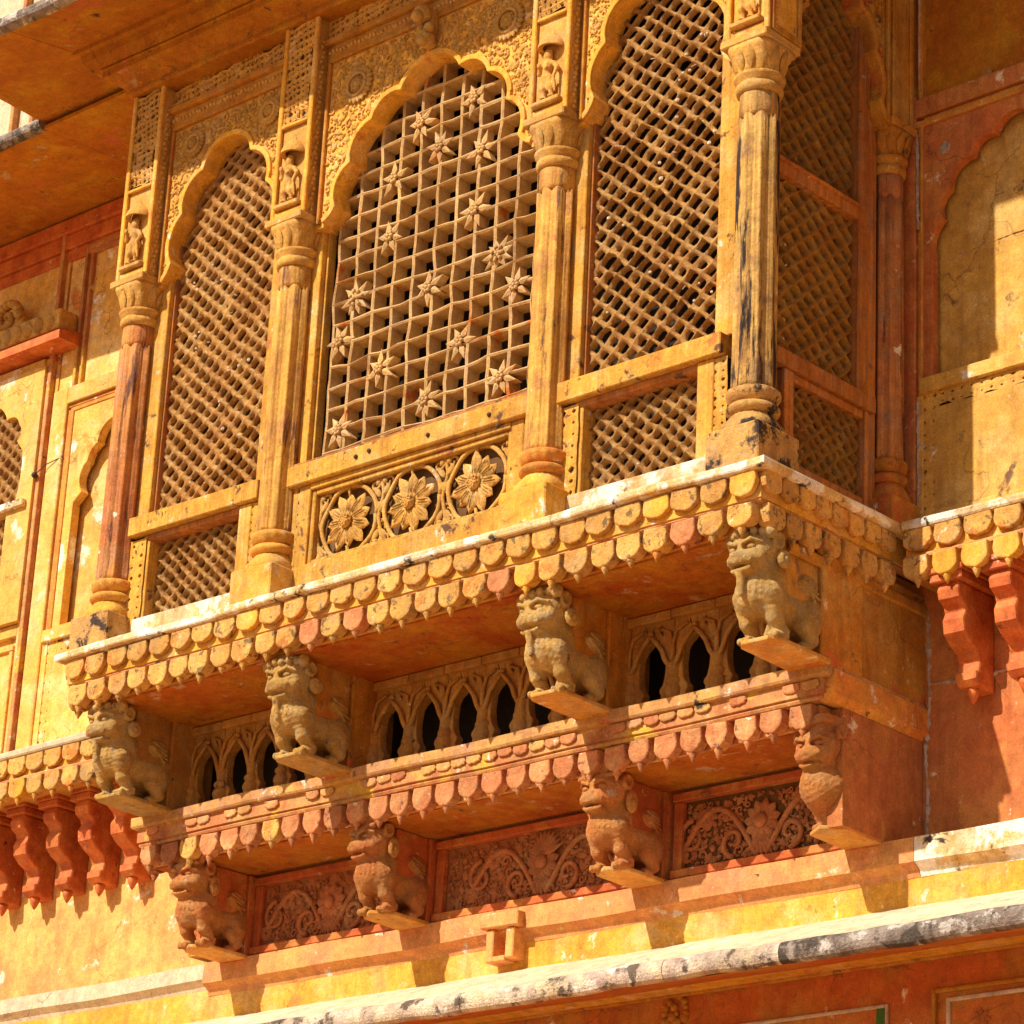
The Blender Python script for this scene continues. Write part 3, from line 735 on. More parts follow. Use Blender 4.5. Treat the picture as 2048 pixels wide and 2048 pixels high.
# the upper balcony floor
tc = thing('balcony_floor', 'yellow scalloped balcony floor slab under the columns and lattice screens, above the pale lions', 'balcony floor', (0, -1.2, -0.45))
HX, YF = 2.33, -1.312
path = lambda dx: [(-HX + dx, 0.0), (-HX + dx, YF + dx), (HX - dx, YF + dx), (HX - dx, 0.0)]
mb = MB(); sweep(mb, [(-.6, -.300), (-.03, -.300), (-.004, -.306), (0, -.316), (0, -.338), (-.004, -.345), (-.02, -.350), (-.05, -.352)], path(0), sub=0.07)
part(tc, 'lip', mb, 'lip', 0.005)
mb = MB(); sweep(mb, [(0, -.352), (0, -.470), (-.015, -.475)], path(0.055), sub=0.12); part(tc, 'fascia', mb, 'yellow', 0.003)
mb = MB(); sweep(mb, [(-.03, -.458), (.0, -.463), (.006, -.473), (.006, -.482), (-.004, -.490), (-.03, -.494)], path(0.068), sub=0.09); part(tc, 'moulding', mb, 'mould_red', 0.003)
mb = MB(); sweep(mb, [(0, -.494), (0, -.585), (-.10, -.588)], path(0.115), sub=0.15); part(tc, 'lower_fascia', mb, 'orange', 0.003)
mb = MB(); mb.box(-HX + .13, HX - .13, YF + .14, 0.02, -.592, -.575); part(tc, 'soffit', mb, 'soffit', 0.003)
row(tc, 'petal', P1, [(x, YF + .055, -.352, 0) for x in spread(-HX + .05, HX - .05, .164)], ['petal'] * 6 + ['yellow'], rn)
row(tc, 'drop', P2, [(x, YF + .100, -.492, 0) for x in spread(-HX + .08, HX - .08, .1545)], ['petal'] * 14 + ['yellow', 'petal_red'], rn)
row(tc, 'petal', P1s, [(HX - .055, y, -.352, PI / 2) for y in spread(YF + .05, -.30, .126)], 'petal', rn)
row(tc, 'drop', P2s, [(HX - .100, y, -.492, PI / 2) for y in spread(YF + .08, -.28, .134)], 'petal', rn)
row(tc, 'petal', P1s, [(-HX + .055, y, -.352, -PI / 2) for y in spread(YF + .05, -.25, .126)], 'petal', rn)
row(tc, 'drop', P2s, [(-HX + .100, y, -.492, -PI / 2) for y in spread(YF + .08, -.22, .134)], 'petal', rn)

mb = MB(); mb.box(-2.16, 2.16, -1.10, -.0, -.574, -.334); part(tc, 'core', mb, 'beam')
# cornices on the wall either side
def wall_cornice(label, x0, x1, yl, yw, seed, mm):
    t = thing('wall_cornice', label, 'cornice', ((x0 + x1) / 2, yl, -.45))
    pth = lambda d: [(x0, yl + d), (x1, yl + d)]
    if True:
        mb = MB(); sweep(mb, [(-(yw - yl), -.285), (-.15, -.292), (-.004, -.304), (0, -.314), (0, -.336), (-.006, -.345), (-.03, -.350), (-.06, -.352)], pth(0), sub=0.07); part(t, 'lip', mb, mm, 0.004)
        mb = MB(); sweep(mb, [(0, -.352), (0, -.468), (-.2, -.470)], pth(.04), sub=.12); part(t, 'fascia', mb, 'yellow', .003)
        mb = MB(); sweep(mb, [(-.03, -.460), (0, -.465), (.006, -.475), (.004, -.486), (-.03, -.492)], pth(.028), sub=.09); part(t, 'moulding', mb, 'mould_red', .003)
        mb = MB(); sweep(mb, [(0, -.492), (0, -.560), (-(yw - yl - .06), -.563)], pth(.06), sub=.12); part(t, 'lower_fascia', mb, 'orange', .003)
    r = random.Random(seed)
    row(t, 'petal', P1, [(x, yl + .038, -.350, 0) for x in spread(x0, x1, .158)], ['petal'], r)
    row(t, 'drop', P2, [(x, yl + .055, -.490, 0) for x in spread(x0, x1, .155)], ['petal'] * 5 + ['yellow'], r)
    return t
wall_cornice('bright yellow scalloped cornice on the wall left of the balcony, above four red brackets', -9.0, -2.34, -.32, .15, 5, 'cream')
wall_cornice('yellow scalloped cornice on the wall right of the balcony, above two red brackets', 2.34, 5.2, -.32, .0, 6, 'lip')

# the lower tier
t2 = thing('lower_balcony_ledge', 'red and ochre scalloped lower ledge between the pale lions and the red lions', 'ledge', (0, -.7, -1.2))
H2, Y2 = 2.252, -.758
path2 = lambda dx: [(-H2 + dx, 0.0), (-H2 + dx, Y2 + dx), (H2 - dx, Y2 + dx), (H2 - dx, 0.0)]
mb = MB(); sweep(mb, [(-.25, -1.062), (-.02, -1.065), (0, -1.072), (.0, -1.118), (-.006, -1.128), (-.03, -1.134)], path2(0), sub=.08); part(t2, 'lip', mb, 'gold_lip', .005)
mb = MB(); sweep(mb, [(0, -1.134), (.0, -1.20), (-.02, -1.205)], path2(.028), sub=.1); part(t2, 'fascia', mb, 'mould_red', .004)
mb = MB(); sweep(mb, [(-.03, -1.196), (.004, -1.204), (.010, -1.214), (.004, -1.226), (-.03, -1.232)], path2(.045), sub=.09); part(t2, 'moulding', mb, 'mould_red', .003)
mb = MB(); sweep(mb, [(0, -1.232), (0, -1.325), (-.1, -1.328)], path2(.085), sub=.1); part(t2, 'lower_fascia', mb, 'mould_red', .003)
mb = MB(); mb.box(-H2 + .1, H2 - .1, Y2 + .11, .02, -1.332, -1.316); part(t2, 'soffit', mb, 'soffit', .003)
row(t2, 'petal', P4, [(x, Y2 + .028, -1.136, 0) for x in spread(-H2 + .1, H2 - .05, .098)], ['mould_red', 'gold_lip', 'petal_red', 'gold_lip'], rn, skip=.25)
row(t2, 'drop', P3, [(x, Y2 + .082, -1.236, 0) for x in spread(-H2 + .06, H2 - .08, .1505)], ['petal_red'] * 12 + ['petal'], rn)
row(t2, 'drop', P3, [(-H2 + .08, y, -1.236, -PI / 2) for y in spread(Y2 + .08, -.05, .15)], 'petal_red', rn)
mb = MB(); mb.box(-2.14, 2.14, -.60, -.0, -1.318, -1.08); part(t2, 'core', mb, 'beam')
# the plain side face of the lower tier
mb = MB(); mb.box(2.185, 2.245, Y2 + .25, 0.01, -1.075, -.55); part(t2, 'side_block', mb, 'beam', .003)
mb = MB()
V = [(2.20, -.70, -1.075), (2.262, -.70, -1.09), (2.262, -.72, -1.20), (2.235, -.72, -1.235), (2.20, -.72, -1.235)]
n_ = len(V); V2 = [(x, 0.01, z) for x, y, z in V]
mb.add(V + V2, [(i, (i + 1) % n_, n_ + (i + 1) % n_, n_ + i) for i in range(n_)] + [tuple(range(n_))[::-1]]); part(t2, 'side_band', mb, 'orange', .002)
mb = MB(); mb.box(2.15, 2.232, -.60, 0.01, -1.765, -1.238); part(t2, 'side_block', mb, 'red', .003)
mb = MB(); sweep(mb, [(0, -.595), (.012, -.60), (.014, -.64), (0, -.648)], [(2.245, -1.02), (2.245, 0)], sub=.1); part(t2, 'side_moulding', mb, 'beam', .003)
mb = MB(); mb.box(-2.245, -2.185, Y2 + .25, 0.2, -1.075, -.55); mb.box(-2.232, -2.15, -.3, .2, -1.72, -1.238); part(t2, 'side_block', mb, 'beam', .003)

# brackets under the wall cornices
def corbel_mesh():
    cap = MB(); cap.box(-.085, .085, -.30, -.0, -.625, -.585, .005); cap.box(-.095, .095, -.31, -.0, -.585, -.556, .005)
    pr = [(0, -.625), (-.27, -.625), (-.285, -.66), (-.275, -.70), (-.235, -.725), (-.225, -.75), (-.245, -.79), (-.235, -.85), (-.19, -.89), (-.135, -.92), (-.115, -.96), (-.125, -1.00), (-.145, -1.01), (-.145, -1.045), (-.12, -1.07), (0, -1.08)]
    V, F = plate([[(y, z) for y, z in pr]], .115, .012)
    V = np.stack([V[:, 1] + .0575, V[:, 0], V[:, 2]], 1)          # (depth -> x, outline x -> y)
    F = [f[::-1] for f in F]
    body = MB(); body.add(V, F)
    drop = MB(); drop.lathe([(.004, -1.14), (.014, -1.125), (.026, -1.10), (.030, -1.075), (.02, -1.065)], 8, 0, -.085)
    return cap.mesh('cap', .002), body.mesh('scroll', .002), drop.mesh('drop')
cm = corbel_mesh()
corbs = [(-4.02, .15, 'third'), (-3.73, .15, 'b'), (-3.45, .15, 'c'), (-3.17, .15, 'd'), (2.56, 0, 'e'), (2.83, 0, 'f'), (-4.31, .15, 'z')]
clab = {'z': 'red scroll bracket cut by the left edge of the picture', 'third': 'red scroll bracket second from the left edge, with pale mortar at its foot',
        'b': 'red scroll bracket in the middle of the left row under the yellow cornice', 'c': 'red scroll bracket second from the grey lion on the left',
        'd': 'red scroll bracket nearest the leftmost pale lion', 'e': 'red scroll bracket right of the balcony, nearest its side wall', 'f': 'red scroll bracket at the right edge of the picture'}
for x, yw, k in corbs:
    t = thing('scroll_bracket', clab[k], 'bracket', (x, yw, -.6), 'red brackets under the wall cornices')
    for nm, me in zip(('cap_block', 'scroll', 'drop'), cm):
        put(nm, me, 'corbel', t, at=(x, yw, 0))

t = thing('wire_hook', 'thin bent iron wire and knob fixed to the yellow pilaster at the far left', 'wire', (-4.3, .04, 1.70))
mb = MB(); mb.tube([(-4.40, .02, 1.655), (-4.37, .015, 1.66), (-4.33, .03, 1.70), (-4.25, .045, 1.72), (-4.20, .06, 1.735)], .0035, 6); mb.ball((-4.41, .02, 1.65), .020, 8)
part(t, 'wire', mb, 'iron')

# ------------------------------------------------------------------ columns
def flute(r, z, a):
    k = math.cos(a * 8)
    return r * (1 + 0.075 * (abs(k) ** 0.6) * (1 if k > 0 else -0.7) + 0.03 * math.cos(a * 24))
def column_meshes(r0, hi):
    sh = MB(); zs = [0.09, .12, .3, .6, .9, 1.2, 1.45, 1.50, 1.53, 1.575]
    sh.lathe([(r0 * (1.03 if z < .2 else 1.0) * (1.02 - .03 * z / 1.6), z) for z in zs[:-3]], 96, fn=flute)
    sh.lathe([(r0 * .985, 1.44), (r0 * 1.04, 1.47), (r0 * 1.045, 1.50), (r0 * 1.02, 1.53), (r0 * 1.03, 1.585)], 32)
    rg = MB(); q = r0 / .09
    rg.lathe([(.095 * q, 1.565), (.106 * q, 1.572), (.112 * q, 1.590), (.110 * q, 1.607), (.098 * q, 1.615), (.100 * q, 1.622), (.118 * q, 1.640), (.122 * q, 1.655), (.108 * q, 1.662), (.09 * q, 1.665)], 36)
    cp = MB()
    def sq(r, z, a):
        t = min(1, max(0, (z - 1.66) / .13)) ** 1.2
        c = 1 / max(abs(math.cos(a)), abs(math.sin(a)))
        return r * (1 - t * .75 + t * .75 * min(c, 1.26)) * (1 + .012 * math.cos(a * 24))
    cp.lathe([(.098 * q, 1.655), (.102 * q, 1.68), (.108 * q, 1.71), (.116 * q, 1.745), (.126 * q, 1.775), (.134 * q, 1.797)], 48, fn=sq)
    lv = MB()
    for k in range(12):
        a = k * PI / 6
        L1 = MB(); L1.leaf(0, 0, 0, PI / 2, .115, .050, .016)
        V = L1.V[0].copy()
        V[:, 1] -= .100 * q + V[:, 2] * .27
        V[:, 2] += 1.668
        ca, sa = math.cos(a + PI / 12), math.sin(a + PI / 12)
        V = np.stack([V[:, 0] * ca - V[:, 1] * sa, V[:, 0] * sa + V[:, 1] * ca, V[:, 2]], 1)
        lv.add(V, L1.F, True)
    ab = MB(); ab.box(-.135 * q, .135 * q, -.135 * q, .135 * q, 1.798, 1.842, .006)
    br = MB()
    def scal(r, z, a): return r * (1 + .035 * abs(math.cos(a * 8)))
    br.lathe([(.088 * q, .098), (.104 * q, .092), (.122 * q, .080), (.120 * q, .060), (.106 * q, .036), (.094 * q, .024)], 64, fn=scal)
    to = MB(); to.lathe([(.09 * q, .022), (.110 * q, .018), (.122 * q, .004), (.122 * q, -.010), (.108 * q, -.024), (.098 * q, -.030)], 40)
    be = MB()
    def oct_(r, z, a):
        t = min(1, max(0, (-.03 - z) / .08)); c = 1 / max(abs(math.cos(a)), abs(math.sin(a)))
        return r * (1 - t * .8 + t * .8 * min(c, 1.2)) * (1 + .015 * math.cos(a * 20))
    be.lathe([(.096 * q, -.030), (.104 * q, -.045), (.116 * q, -.065), (.124 * q, -.085), (.126 * q, -.12)], 48, fn=oct_)
    pl = MB(); pl.box(-.148 * q, .148 * q, -.148 * q, .148 * q, -.305, -.118, .006)
    return [('shaft', sh.mesh('shaft')), ('neck_ring', rg.mesh('neck_ring')), ('capital', cp.mesh('capital')), ('capital_leaves', lv.mesh('capital_leaves')),
            ('abacus', ab.mesh('abacus', .001)), ('fluted_ring', br.mesh('fluted_ring')), ('base_torus', to.mesh('base_torus')), ('base_bell', be.mesh('base_bell')), ('plinth', pl.mesh('plinth', .003))]
CM = column_meshes(.089, 0)
CM5 = column_meshes(.070, 0)
cols = [(-2.126, -1.133, 'red and yellow streaked stone column at the left end of the balcony', 'shaft_red', 'carve', CM),
        (-.903, -1.133, 'yellow fluted column between the left lattice and the big star lattice', 'shaft', 'carve', CM),
        (.903, -1.133, 'yellow fluted column with brown streaks between the big star lattice and the right lattice', 'shaft', 'carve', CM),
        (2.126, -1.133, 'scorched black and yellow corner column, the thickest at the right front of the balcony', 'shaft_dark', 'carve', CM),
        (2.13, -.135, 'thin reddish brown column in shade against the wall at the right end of the balcony', 'shaft_red', 'beam', CM5)]
for ci, (x, y, lab, ms, mc, ms_) in enumerate(cols):
    t = thing('stone_column', lab, 'column', (x, y, -.30), 'columns of the balcony')
    for nm, me in ms_:
        mm = ms if nm == 'shaft' else mc
        if nm in ('plinth', 'base_bell', 'fluted_ring', 'base_torus'):
            mm = 'base_dark' if ci == 3 else ('beam' if ci == 4 else ('yellow' if nm in ('plinth', 'base_bell') else 'orange'))
            if ci == 0 and nm == 'plinth': mm = 'base_dark'
        put(nm, me, mm, t, at=(x, y, 0))

# ------------------------------------------------------------------ surface nets for carved figures
def isosurface(f, lo, hi, h):
    lo, hi = np.array(lo, float), np.array(hi, float)
    n = np.ceil((hi - lo) / h).astype(int) + 1
    ax = [lo[i] + h * np.arange(n[i]) for i in range(3)]
    X, Y, Z = np.meshgrid(*ax, indexing='ij')
    D = f(X, Y, Z).astype(np.float32)
    S = D < 0
    nx, ny, nz = D.shape
    cnt = np.zeros((nx - 1, ny - 1, nz - 1)); acc = np.zeros((nx - 1, ny - 1, nz - 1, 3))
    for a in range(3):
        sl0 = [slice(None)] * 3; sl1 = [slice(None)] * 3
        sl0[a] = slice(0, -1); sl1[a] = slice(1, None)
        d0, d1 = D[tuple(sl0)], D[tuple(sl1)]
        cr = (d0 < 0) != (d1 < 0)
        t = np.where(cr, d0 / np.where(cr, d0 - d1, 1), 0)
        b, c = [k for k in range(3) if k != a]
        for ob in (0, 1):
            for oc in (0, 1):
                sl = [slice(None)] * 3
                sl[b] = slice(ob, D.shape[b] - 1 + ob); sl[c] = slice(oc, D.shape[c] - 1 + oc)
                q = cr[tuple(sl)]; tt = t[tuple(sl)]
                cnt += q
                v = np.zeros(q.shape + (3,)); v[..., a] = tt; v[..., b] = ob; v[..., c] = oc
                acc += v * q[..., None]
    act = cnt > 0
    idx = -np.ones(act.shape, int); idx[act] = np.arange(act.sum())
    I = np.stack(np.nonzero(act), 1)
    V = lo + (I + acc[act] / cnt[act][:, None]) * h
    F = []
    for a in range(3):
        b, c = [(1, 2), (2, 0), (0, 1)][a]
        sl0 = [slice(None)] * 3; sl1 = [slice(None)] * 3
        sl0[a] = slice(0, -1); sl1[a] = slice(1, None)
        s0, s1 = S[tuple(sl0)], S[tuple(sl1)]
        P = np.stack(np.nonzero(s0 != s1), 1)
        P = P[(P[:, b] > 0) & (P[:, c] > 0) & (P[:, b] < D.shape[b] - 1) & (P[:, c] < D.shape[c] - 1)]
        inside = s0[tuple(P.T)]
        eb = np.zeros(3, int); eb[b] = 1; ec = np.zeros(3, int); ec[c] = 1
        q = [idx[tuple((P - o).T)] for o in (eb + ec, ec, 0 * eb, eb)]
        Q = np.stack(q, 1)
        Q[~inside] = Q[~inside][:, ::-1]
        F.append(Q)
    F = np.concatenate(F)
    F = F[(F >= 0).all(1)]
    return V, F.tolist()

class SDF:
    def __init__(s): s.ops = []
    def cap(s, a, b, r0, r1=None, k=.02, sub=False): s.ops.append(('c', a, b, r0, r0 if r1 is None else r1, k, sub)); return s
    def ell(s, c, r, k=.02, sub=False, ry=0.0): s.ops.append(('e', c, r, ry, 0, k, sub)); return s
    def box(s, c, hf, rd, k=.02, sub=False): s.ops.append(('b', c, hf, rd, 0, k, sub)); return s
    def __call__(s, X, Y, Z):
        D0 = np.full(X.shape, 9.0)
        ax = (X[:, 0, 0], Y[0, :, 0], Z[0, 0, :]); XYZ = (X, Y, Z)
        for t, a, b, r0, r1, k, sub in s.ops:
            if t == 'c': lo = [min(a[i], b[i]) - max(r0, r1) for i in range(3)]; hi = [max(a[i], b[i]) + max(r0, r1) for i in range(3)]
            else: lo = [a[i] - b[i] for i in range(3)]; hi = [a[i] + b[i] for i in range(3)]
            mg = k + .012
            sl = tuple(slice(int(np.searchsorted(ax[i], lo[i] - mg)), int(np.searchsorted(ax[i], hi[i] + mg))) for i in range(3))
            X, Y, Z = (v[sl] for v in XYZ); D = D0[sl]
            if not D.size: continue
            if t == 'c':
                a_, b_ = np.array(a), np.array(b); d = b_ - a_; L2 = d @ d + 1e-12
                h = np.clip(((X - a_[0]) * d[0] + (Y - a_[1]) * d[1] + (Z - a_[2]) * d[2]) / L2, 0, 1)
                q = np.sqrt((X - a_[0] - h * d[0]) ** 2 + (Y - a_[1] - h * d[1]) ** 2 + (Z - a_[2] - h * d[2]) ** 2) - (r0 + (r1 - r0) * h)
            elif t == 'e':
                x, y, z = X - a[0], Y - a[1], Z - a[2]
                u = np.sqrt((x / b[0]) ** 2 + (y / b[1]) ** 2 + (z / b[2]) ** 2) + 1e-6
                q = (u - 1) * u / (np.sqrt((x / b[0] ** 2) ** 2 + (y / b[1] ** 2) ** 2 + (z / b[2] ** 2) ** 2) + 1e-6)
            else:
                qx, qy, qz = [np.abs(v - c) - hh + r0 for v, c, hh in zip((X, Y, Z), a, b)]
                q = np.sqrt(np.maximum(qx, 0) ** 2 + np.maximum(qy, 0) ** 2 + np.maximum(qz, 0) ** 2) + np.minimum(np.maximum(np.maximum(qx, qy), qz), 0) - r0
            if sub:
                h = np.clip(.5 - .5 * (D + q) / k, 0, 1); D0[sl] = D * (1 - h) + -q * h + k * h * (1 - h)
            else:
                h = np.clip(.5 + .5 * (q - D) / k, 0, 1); D0[sl] = q * (1 - h) + D * h - k * h * (1 - h)
        return D0

def iso_mesh(name, f, lo, hi, h):
    V, F = isosurface(f, lo, hi, h)
    me = bpy.data.meshes.new(name)
    me.from_pydata(V.tolist(), [], F)
    me.polygons.foreach_set('use_smooth', [True] * len(F))
    me.update()
    return me

def lion(kind=0, seed=0):
    """seated guardian beast, local: back of plinth y=0, faces -y, plinth bottom z=0"""
    r = random.Random(seed * 7 + 3)
    s = SDF()
    # trunk
    s.ell((0, -.312, .222), (.088, .084, .080), .03)
    s.cap((0, -.30, .215), (0, -.03, .215), .082, .088, .05)
    s.cap((0, -.02, .22), (0, .06, .24), .09, .09, .04)
    # neck and mane collar
    s.cap((0, -.32, .25), (0, -.335, .33), .076, .074, .05)
    s.ell((0, -.265, .295), (.100, .075, .095), .03)
    for q in range(2):
        for k in range(9):
            a = -1.15 + 2.3 * k / 8
            s.cap((.088 * math.sin(a), -.322 - .083 * math.cos(a), .252 - .026 * q), (.090 * math.sin(a), -.325 - .086 * math.cos(a), .238 - .026 * q), .0075, .004, .005)
    if kind != 2:
        for sx in (-1, 1):
            # fore legs
            s.cap((sx * .066, -.325, .215), (sx * .070, -.290, .125), .046, .036, .02)
            s.cap((sx * .070, -.290, .125), (sx * .070, -.235, .060), .035, .031, .015)
            s.ell((sx * .070, -.262, .045), (.038, .052, .028), .010)
            for q in (-1, 0, 1):
                s.ell((sx * .070 + q * .023, -.306, .040), (.0135, .019, .018), .003)
            s.cap((sx * .064 - .036, -.232, .072), (sx * .064 + .036, -.232, .072), .008, .008, .008)
            # hind legs: thigh high against the belly, hock behind
            s.ell((sx * .078, -.060, .165), (.042, .072, .080), .025)
            s.cap((sx * .080, -.105, .130), (sx * .080, -.045, .085), .036, .026, .02)
            s.cap((sx * .080, -.045, .085), (sx * .080, -.085, .045), .026, .024, .02)
            s.ell((sx * .080, -.110, .042), (.030, .040, .022), .012)
        s.ell((0, -.170, .078), (.20, .050, .064), .010, sub=True)
        s.ell((0, -.262, .070), (.034, .12, .066), .010, sub=True)
        s.ell((0, -.06, .060), (.040, .10, .050), .012, sub=True)
    else:
        s.cap((0, -.30, .20), (0, -.17, .06), .088, .075, .05)
        s.cap((0, -.19, .12), (0, -.03, .10), .09, .09, .05)
        s.ell((-.055, -.255, .045), (.036, .034, .022), .012)
        s.ell((.05, -.23, .045), (.036, .034, .022), .012)
        for sx in (-1, 1):
            s.ell((sx * .085, -.20, .20), (.030, .085, .10), .012)
            s.cap((sx * .105, -.27, .16), (sx * .10, -.13, .10), .012, .008, .01)
    # shoulders, wing on the flank
    for sx in (-1, 1):
        s.ell((sx * .072, -.300, .215), (.044, .055, .060), .02)
        s.ell((sx * .076, -.075, .325), (.022, .070, .050), .010)
        for q in range(3):
            s.cap((sx * .097, -.125 + q * .012, .352 - q * .024), (sx * .095, -.030 + q * .008, .322 - q * .022), .006, .005, .005)
        s.cap((sx * .095, -.130, .33), (sx * .093, -.040, .262), .009, .007, .008)
    n0 = len(s.ops)
    # head
    s.ell((0, -.355, .425), (.096, .088, .088), .03)
    s.ell((0, -.400, .392), (.074, .062, .050), .03)
    s.ell((0, -.440, .388), (.060, .042, .030), .015)          # muzzle
    s.ell((0, -.462, .405), (.026, .022, .016), .012)         # nose
    for sx in (-1, 1): s.ell((sx * .018, -.466, .400), (.010, .012, .009), .006)
    s.ell((0, -.425, .345), (.048, .044, .020), .008)         # jaw
    s.ell((0, -.480, .3660), (.066, .052, .0085), .004, sub=True)   # mouth
    s.cap((-.050, -.452, .3795), (0, -.470, .3815), .0085, .010, .005); s.cap((.050, -.452, .3795), (0, -.470, .3815), .0085, .010, .005)
    s.cap((-.042, -.447, .3540), (.042, -.447, .3540), .0085, .0085, .005)
    for sx in (-1, 1):
        s.ell((sx * .042, -.440, .437), (.030, .024, .0165), .006, sub=True)
        s.ell((sx * .041, -.423, .4365), (.021, .015, .0115), .003)
        s.cap((sx * .016, -.442, .452), (sx * .050, -.436, .464), .0085, .008, .006)
        s.cap((sx * .050, -.436, .464), (sx * .080, -.405, .450), .008, .006, .006)
        s.cap((sx * .030, -.444, .4215), (sx * .062, -.428, .424), .004, .004, .004)
        s.ell((sx * .060, -.405, .395), (.026, .026, .024), .015)
        # ear, earring and curls down the side of the neck
        ez = .455 if kind != 2 else .475
        s.ell((sx * .102, -.335, ez), (.018, .030, .034), .008)
        s.ell((sx * .114, -.340, ez), (.010, .018, .021), .006, sub=True)
        if kind == 0:
            s.ell((sx * .104, -.318, .385), (.022, .034, .036), .006); s.ell((sx * .122, -.325, .388), (.008, .012, .012), .005)
            s.ell((sx * .124, -.320, .385), (.006, .023, .024), .004, sub=True); s.ell((sx * .120, -.320, .385), (.008, .011, .012), .003)
        elif kind == 1:
            s.ell((sx * .102, -.318, .375), (.020, .030, .050), .006); s.ell((sx * .120, -.320, .372), (.008, .018, .034), .004, sub=True)
            s.ell((sx * .114, -.320, .365), (.010, .012, .020), .004)
        else:
            for q in range(3): s.cap((sx * .098, -.32 + q * .02, .43 - q * .035), (sx * .108, -.285 + q * .02, .40 - q * .035), .014, .005, .006)
    # crown of curls under the cornice
    s.ell((0, -.325, .495), (.088, .078, .040), .02)
    if kind == 0:
        for k in range(8):
            a = -1.35 + 2.7 * k / 7
            s.ell((.088 * math.sin(a), -.345 - .078 * math.cos(a), .492 + .004 * (k % 2)), (.0165, .016, .0165), .004)
        for sx in (-1, 1): s.ell((sx * .098, -.372, .490), (.026, .022, .030), .006)
        s.cap((0, -.452, .338), (0, -.455, .262), .019, .013, .006)        # beard
    elif kind == 1:
        s.cap((-.085, -.405, .482), (.085, -.405, .482), .012, .012, .008)
        s.box((0, -.345, .515), (.082, .060, .026), .012, .01)
        for sx in (-1, 1): s.cap((sx * .080, -.37, .50), (sx * .110, -.385, .545), .024, .004, .01)
    else:
        s.box((0, -.345, .520), (.10, .066, .018), .010, .008)
        s.cap((0, -.430, .345), (0, -.405, .285), .018, .012, .01)
    # each head is cut apart: lowered, enlarged, nodded forward and turned a little
    hs = 1.17 * r.uniform(.97, 1.04); nod = math.radians(r.uniform(9, 15)); tr = math.radians(r.uniform(-9, 5)); cy_, cz_ = -.335, .385
    def mv(p):
        x, y, z = p[0] * hs, (p[1] + .355) * hs, (p[2] - .415) * hs
        y, z = y * math.cos(nod) - z * math.sin(nod), z * math.cos(nod) + y * math.sin(nod)
        x, y = x * math.cos(tr) - y * math.sin(tr), x * math.sin(tr) + y * math.cos(tr)
        return (x, cy_ + y, cz_ + z + .012)
    for i in range(n0, len(s.ops)):
        o = s.ops[i]
        if o[0] == 'c': s.ops[i] = ('c', mv(o[1]), mv(o[2]), o[3] * 1.1, o[4] * 1.1, o[5], o[6])
        else: s.ops[i] = (o[0], mv(o[1]), tuple(v * hs for v in o[2]), o[3], o[4], o[5], o[6])
    lo, hi = (-.19, -.55, .018), (.19, .10, .575)
    nz = np.random.RandomState(seed)
    def f(X, Y, Z):
        D = s(X, Y, Z)
        for fr, am in ((38, .0016), (90, .0009)):
            K = nz.randn(3, 3) * fr
            D = D + am * np.sin(X * K[0, 0] + Y * K[0, 1] + Z * K[0, 2]) * np.sin(X * K[1, 0] + Y * K[1, 1] + Z * K[1, 2])
        # cut curls of hair on chest and flanks
        hair = np.clip((.32 - Z) / .05, 0, 1) * np.clip((Z - .13) / .03, 0, 1) * np.clip((-.16 - Y) / .06, 0, 1) * np.clip((np.abs(X) - .03) / .03, 0, 1)
        D = D + .0006 * hair * np.sin(Z * 240 + np.sin(Y * 120) * 1.4)
        return D
    return iso_mesh('beast', f, lo, hi, .0046)

def slab_mesh(kind):
    mb = MB()
    if kind == 0:
        V, F = plate([[(-.105, -.29), (-.07, -.335), (.07, -.335), (.105, -.29), (.105, .06), (-.105, .06)]], .034, .006)
    else:
        V, F = plate([[(-.105, -.26), (0.0, -.335), (.105, -.26), (.105, .06), (-.105, .06)]], .034, .006)
    V = np.stack([V[:, 0], V[:, 2], -V[:, 1]], 1)
    # underside sweeps up to the front like a shallow hull
    low = V[:, 2] < .015
    V[low, 2] += np.clip((-.05 - V[low, 1]) / .3, 0, 1) ** 1.3 * .012 + (np.abs(V[low, 0]) / .105) ** 2 * .006
    mb.add(V, F)
    return mb.mesh('plinth', .003)
LM = [lion(0, 1), lion(0, 2), lion(0, 3), lion(0, 4), lion(1, 5), lion(1, 6), lion(1, 7), lion(2, 8)]
SM = [slab_mesh(0), slab_mesh(1)]
bmu = MB(); bmu.box(-.078, .078, -.235, .0, .235, .515, .006); bmu.box(-.097, .097, .001, .30, .0, .515, .006)
bmu = bmu.mesh('bracket_beam', .004)
bml = MB(); bml.box(-.078, .078, -.235, .0, .235, .505, .006); bml.box(-.097, .097, .001, .10, .0, .505, .006); bml = bml.mesh('bracket_beam', .004)
lions = [(-2.06, -.775, -1.092, 0, 'lion_y', 1.0, 'grey stone guardian lion at the far left, upper row, with beaded chest'),
         (-.735, -.775, -1.100, 0, 'lion_y', 1.0, 'yellow grey guardian lion second from left in the upper row'),
         (.93, -.775, -1.092, 0, 'lion_y', 1.0, 'yellow guardian lion in the middle of the balcony, upper row, above the arcade rail'),
         (2.155, -.79, -1.088, 0, 'lion_y', 1.02, 'pale horned guardian lion with beard and large ring earring at the upper right corner'),
         (-1.885, -.305, -1.790, 1, 'lion_r', .93, 'small dull red guardian lion at the far left of the lower row'),
         (-.59, -.305, -1.788, 1, 'lion_r', .93, 'orange red guardian lion second from left in the lower row'),
         (.905, -.305, -1.786, 1, 'lion_r', .93, 'bright red guardian lion in the middle of the lower row, right of the water spout'),
         (2.125, -.31, -1.782, 2, 'lion_r', .93, 'orange bird breasted beast with a cap at the lower right corner')]
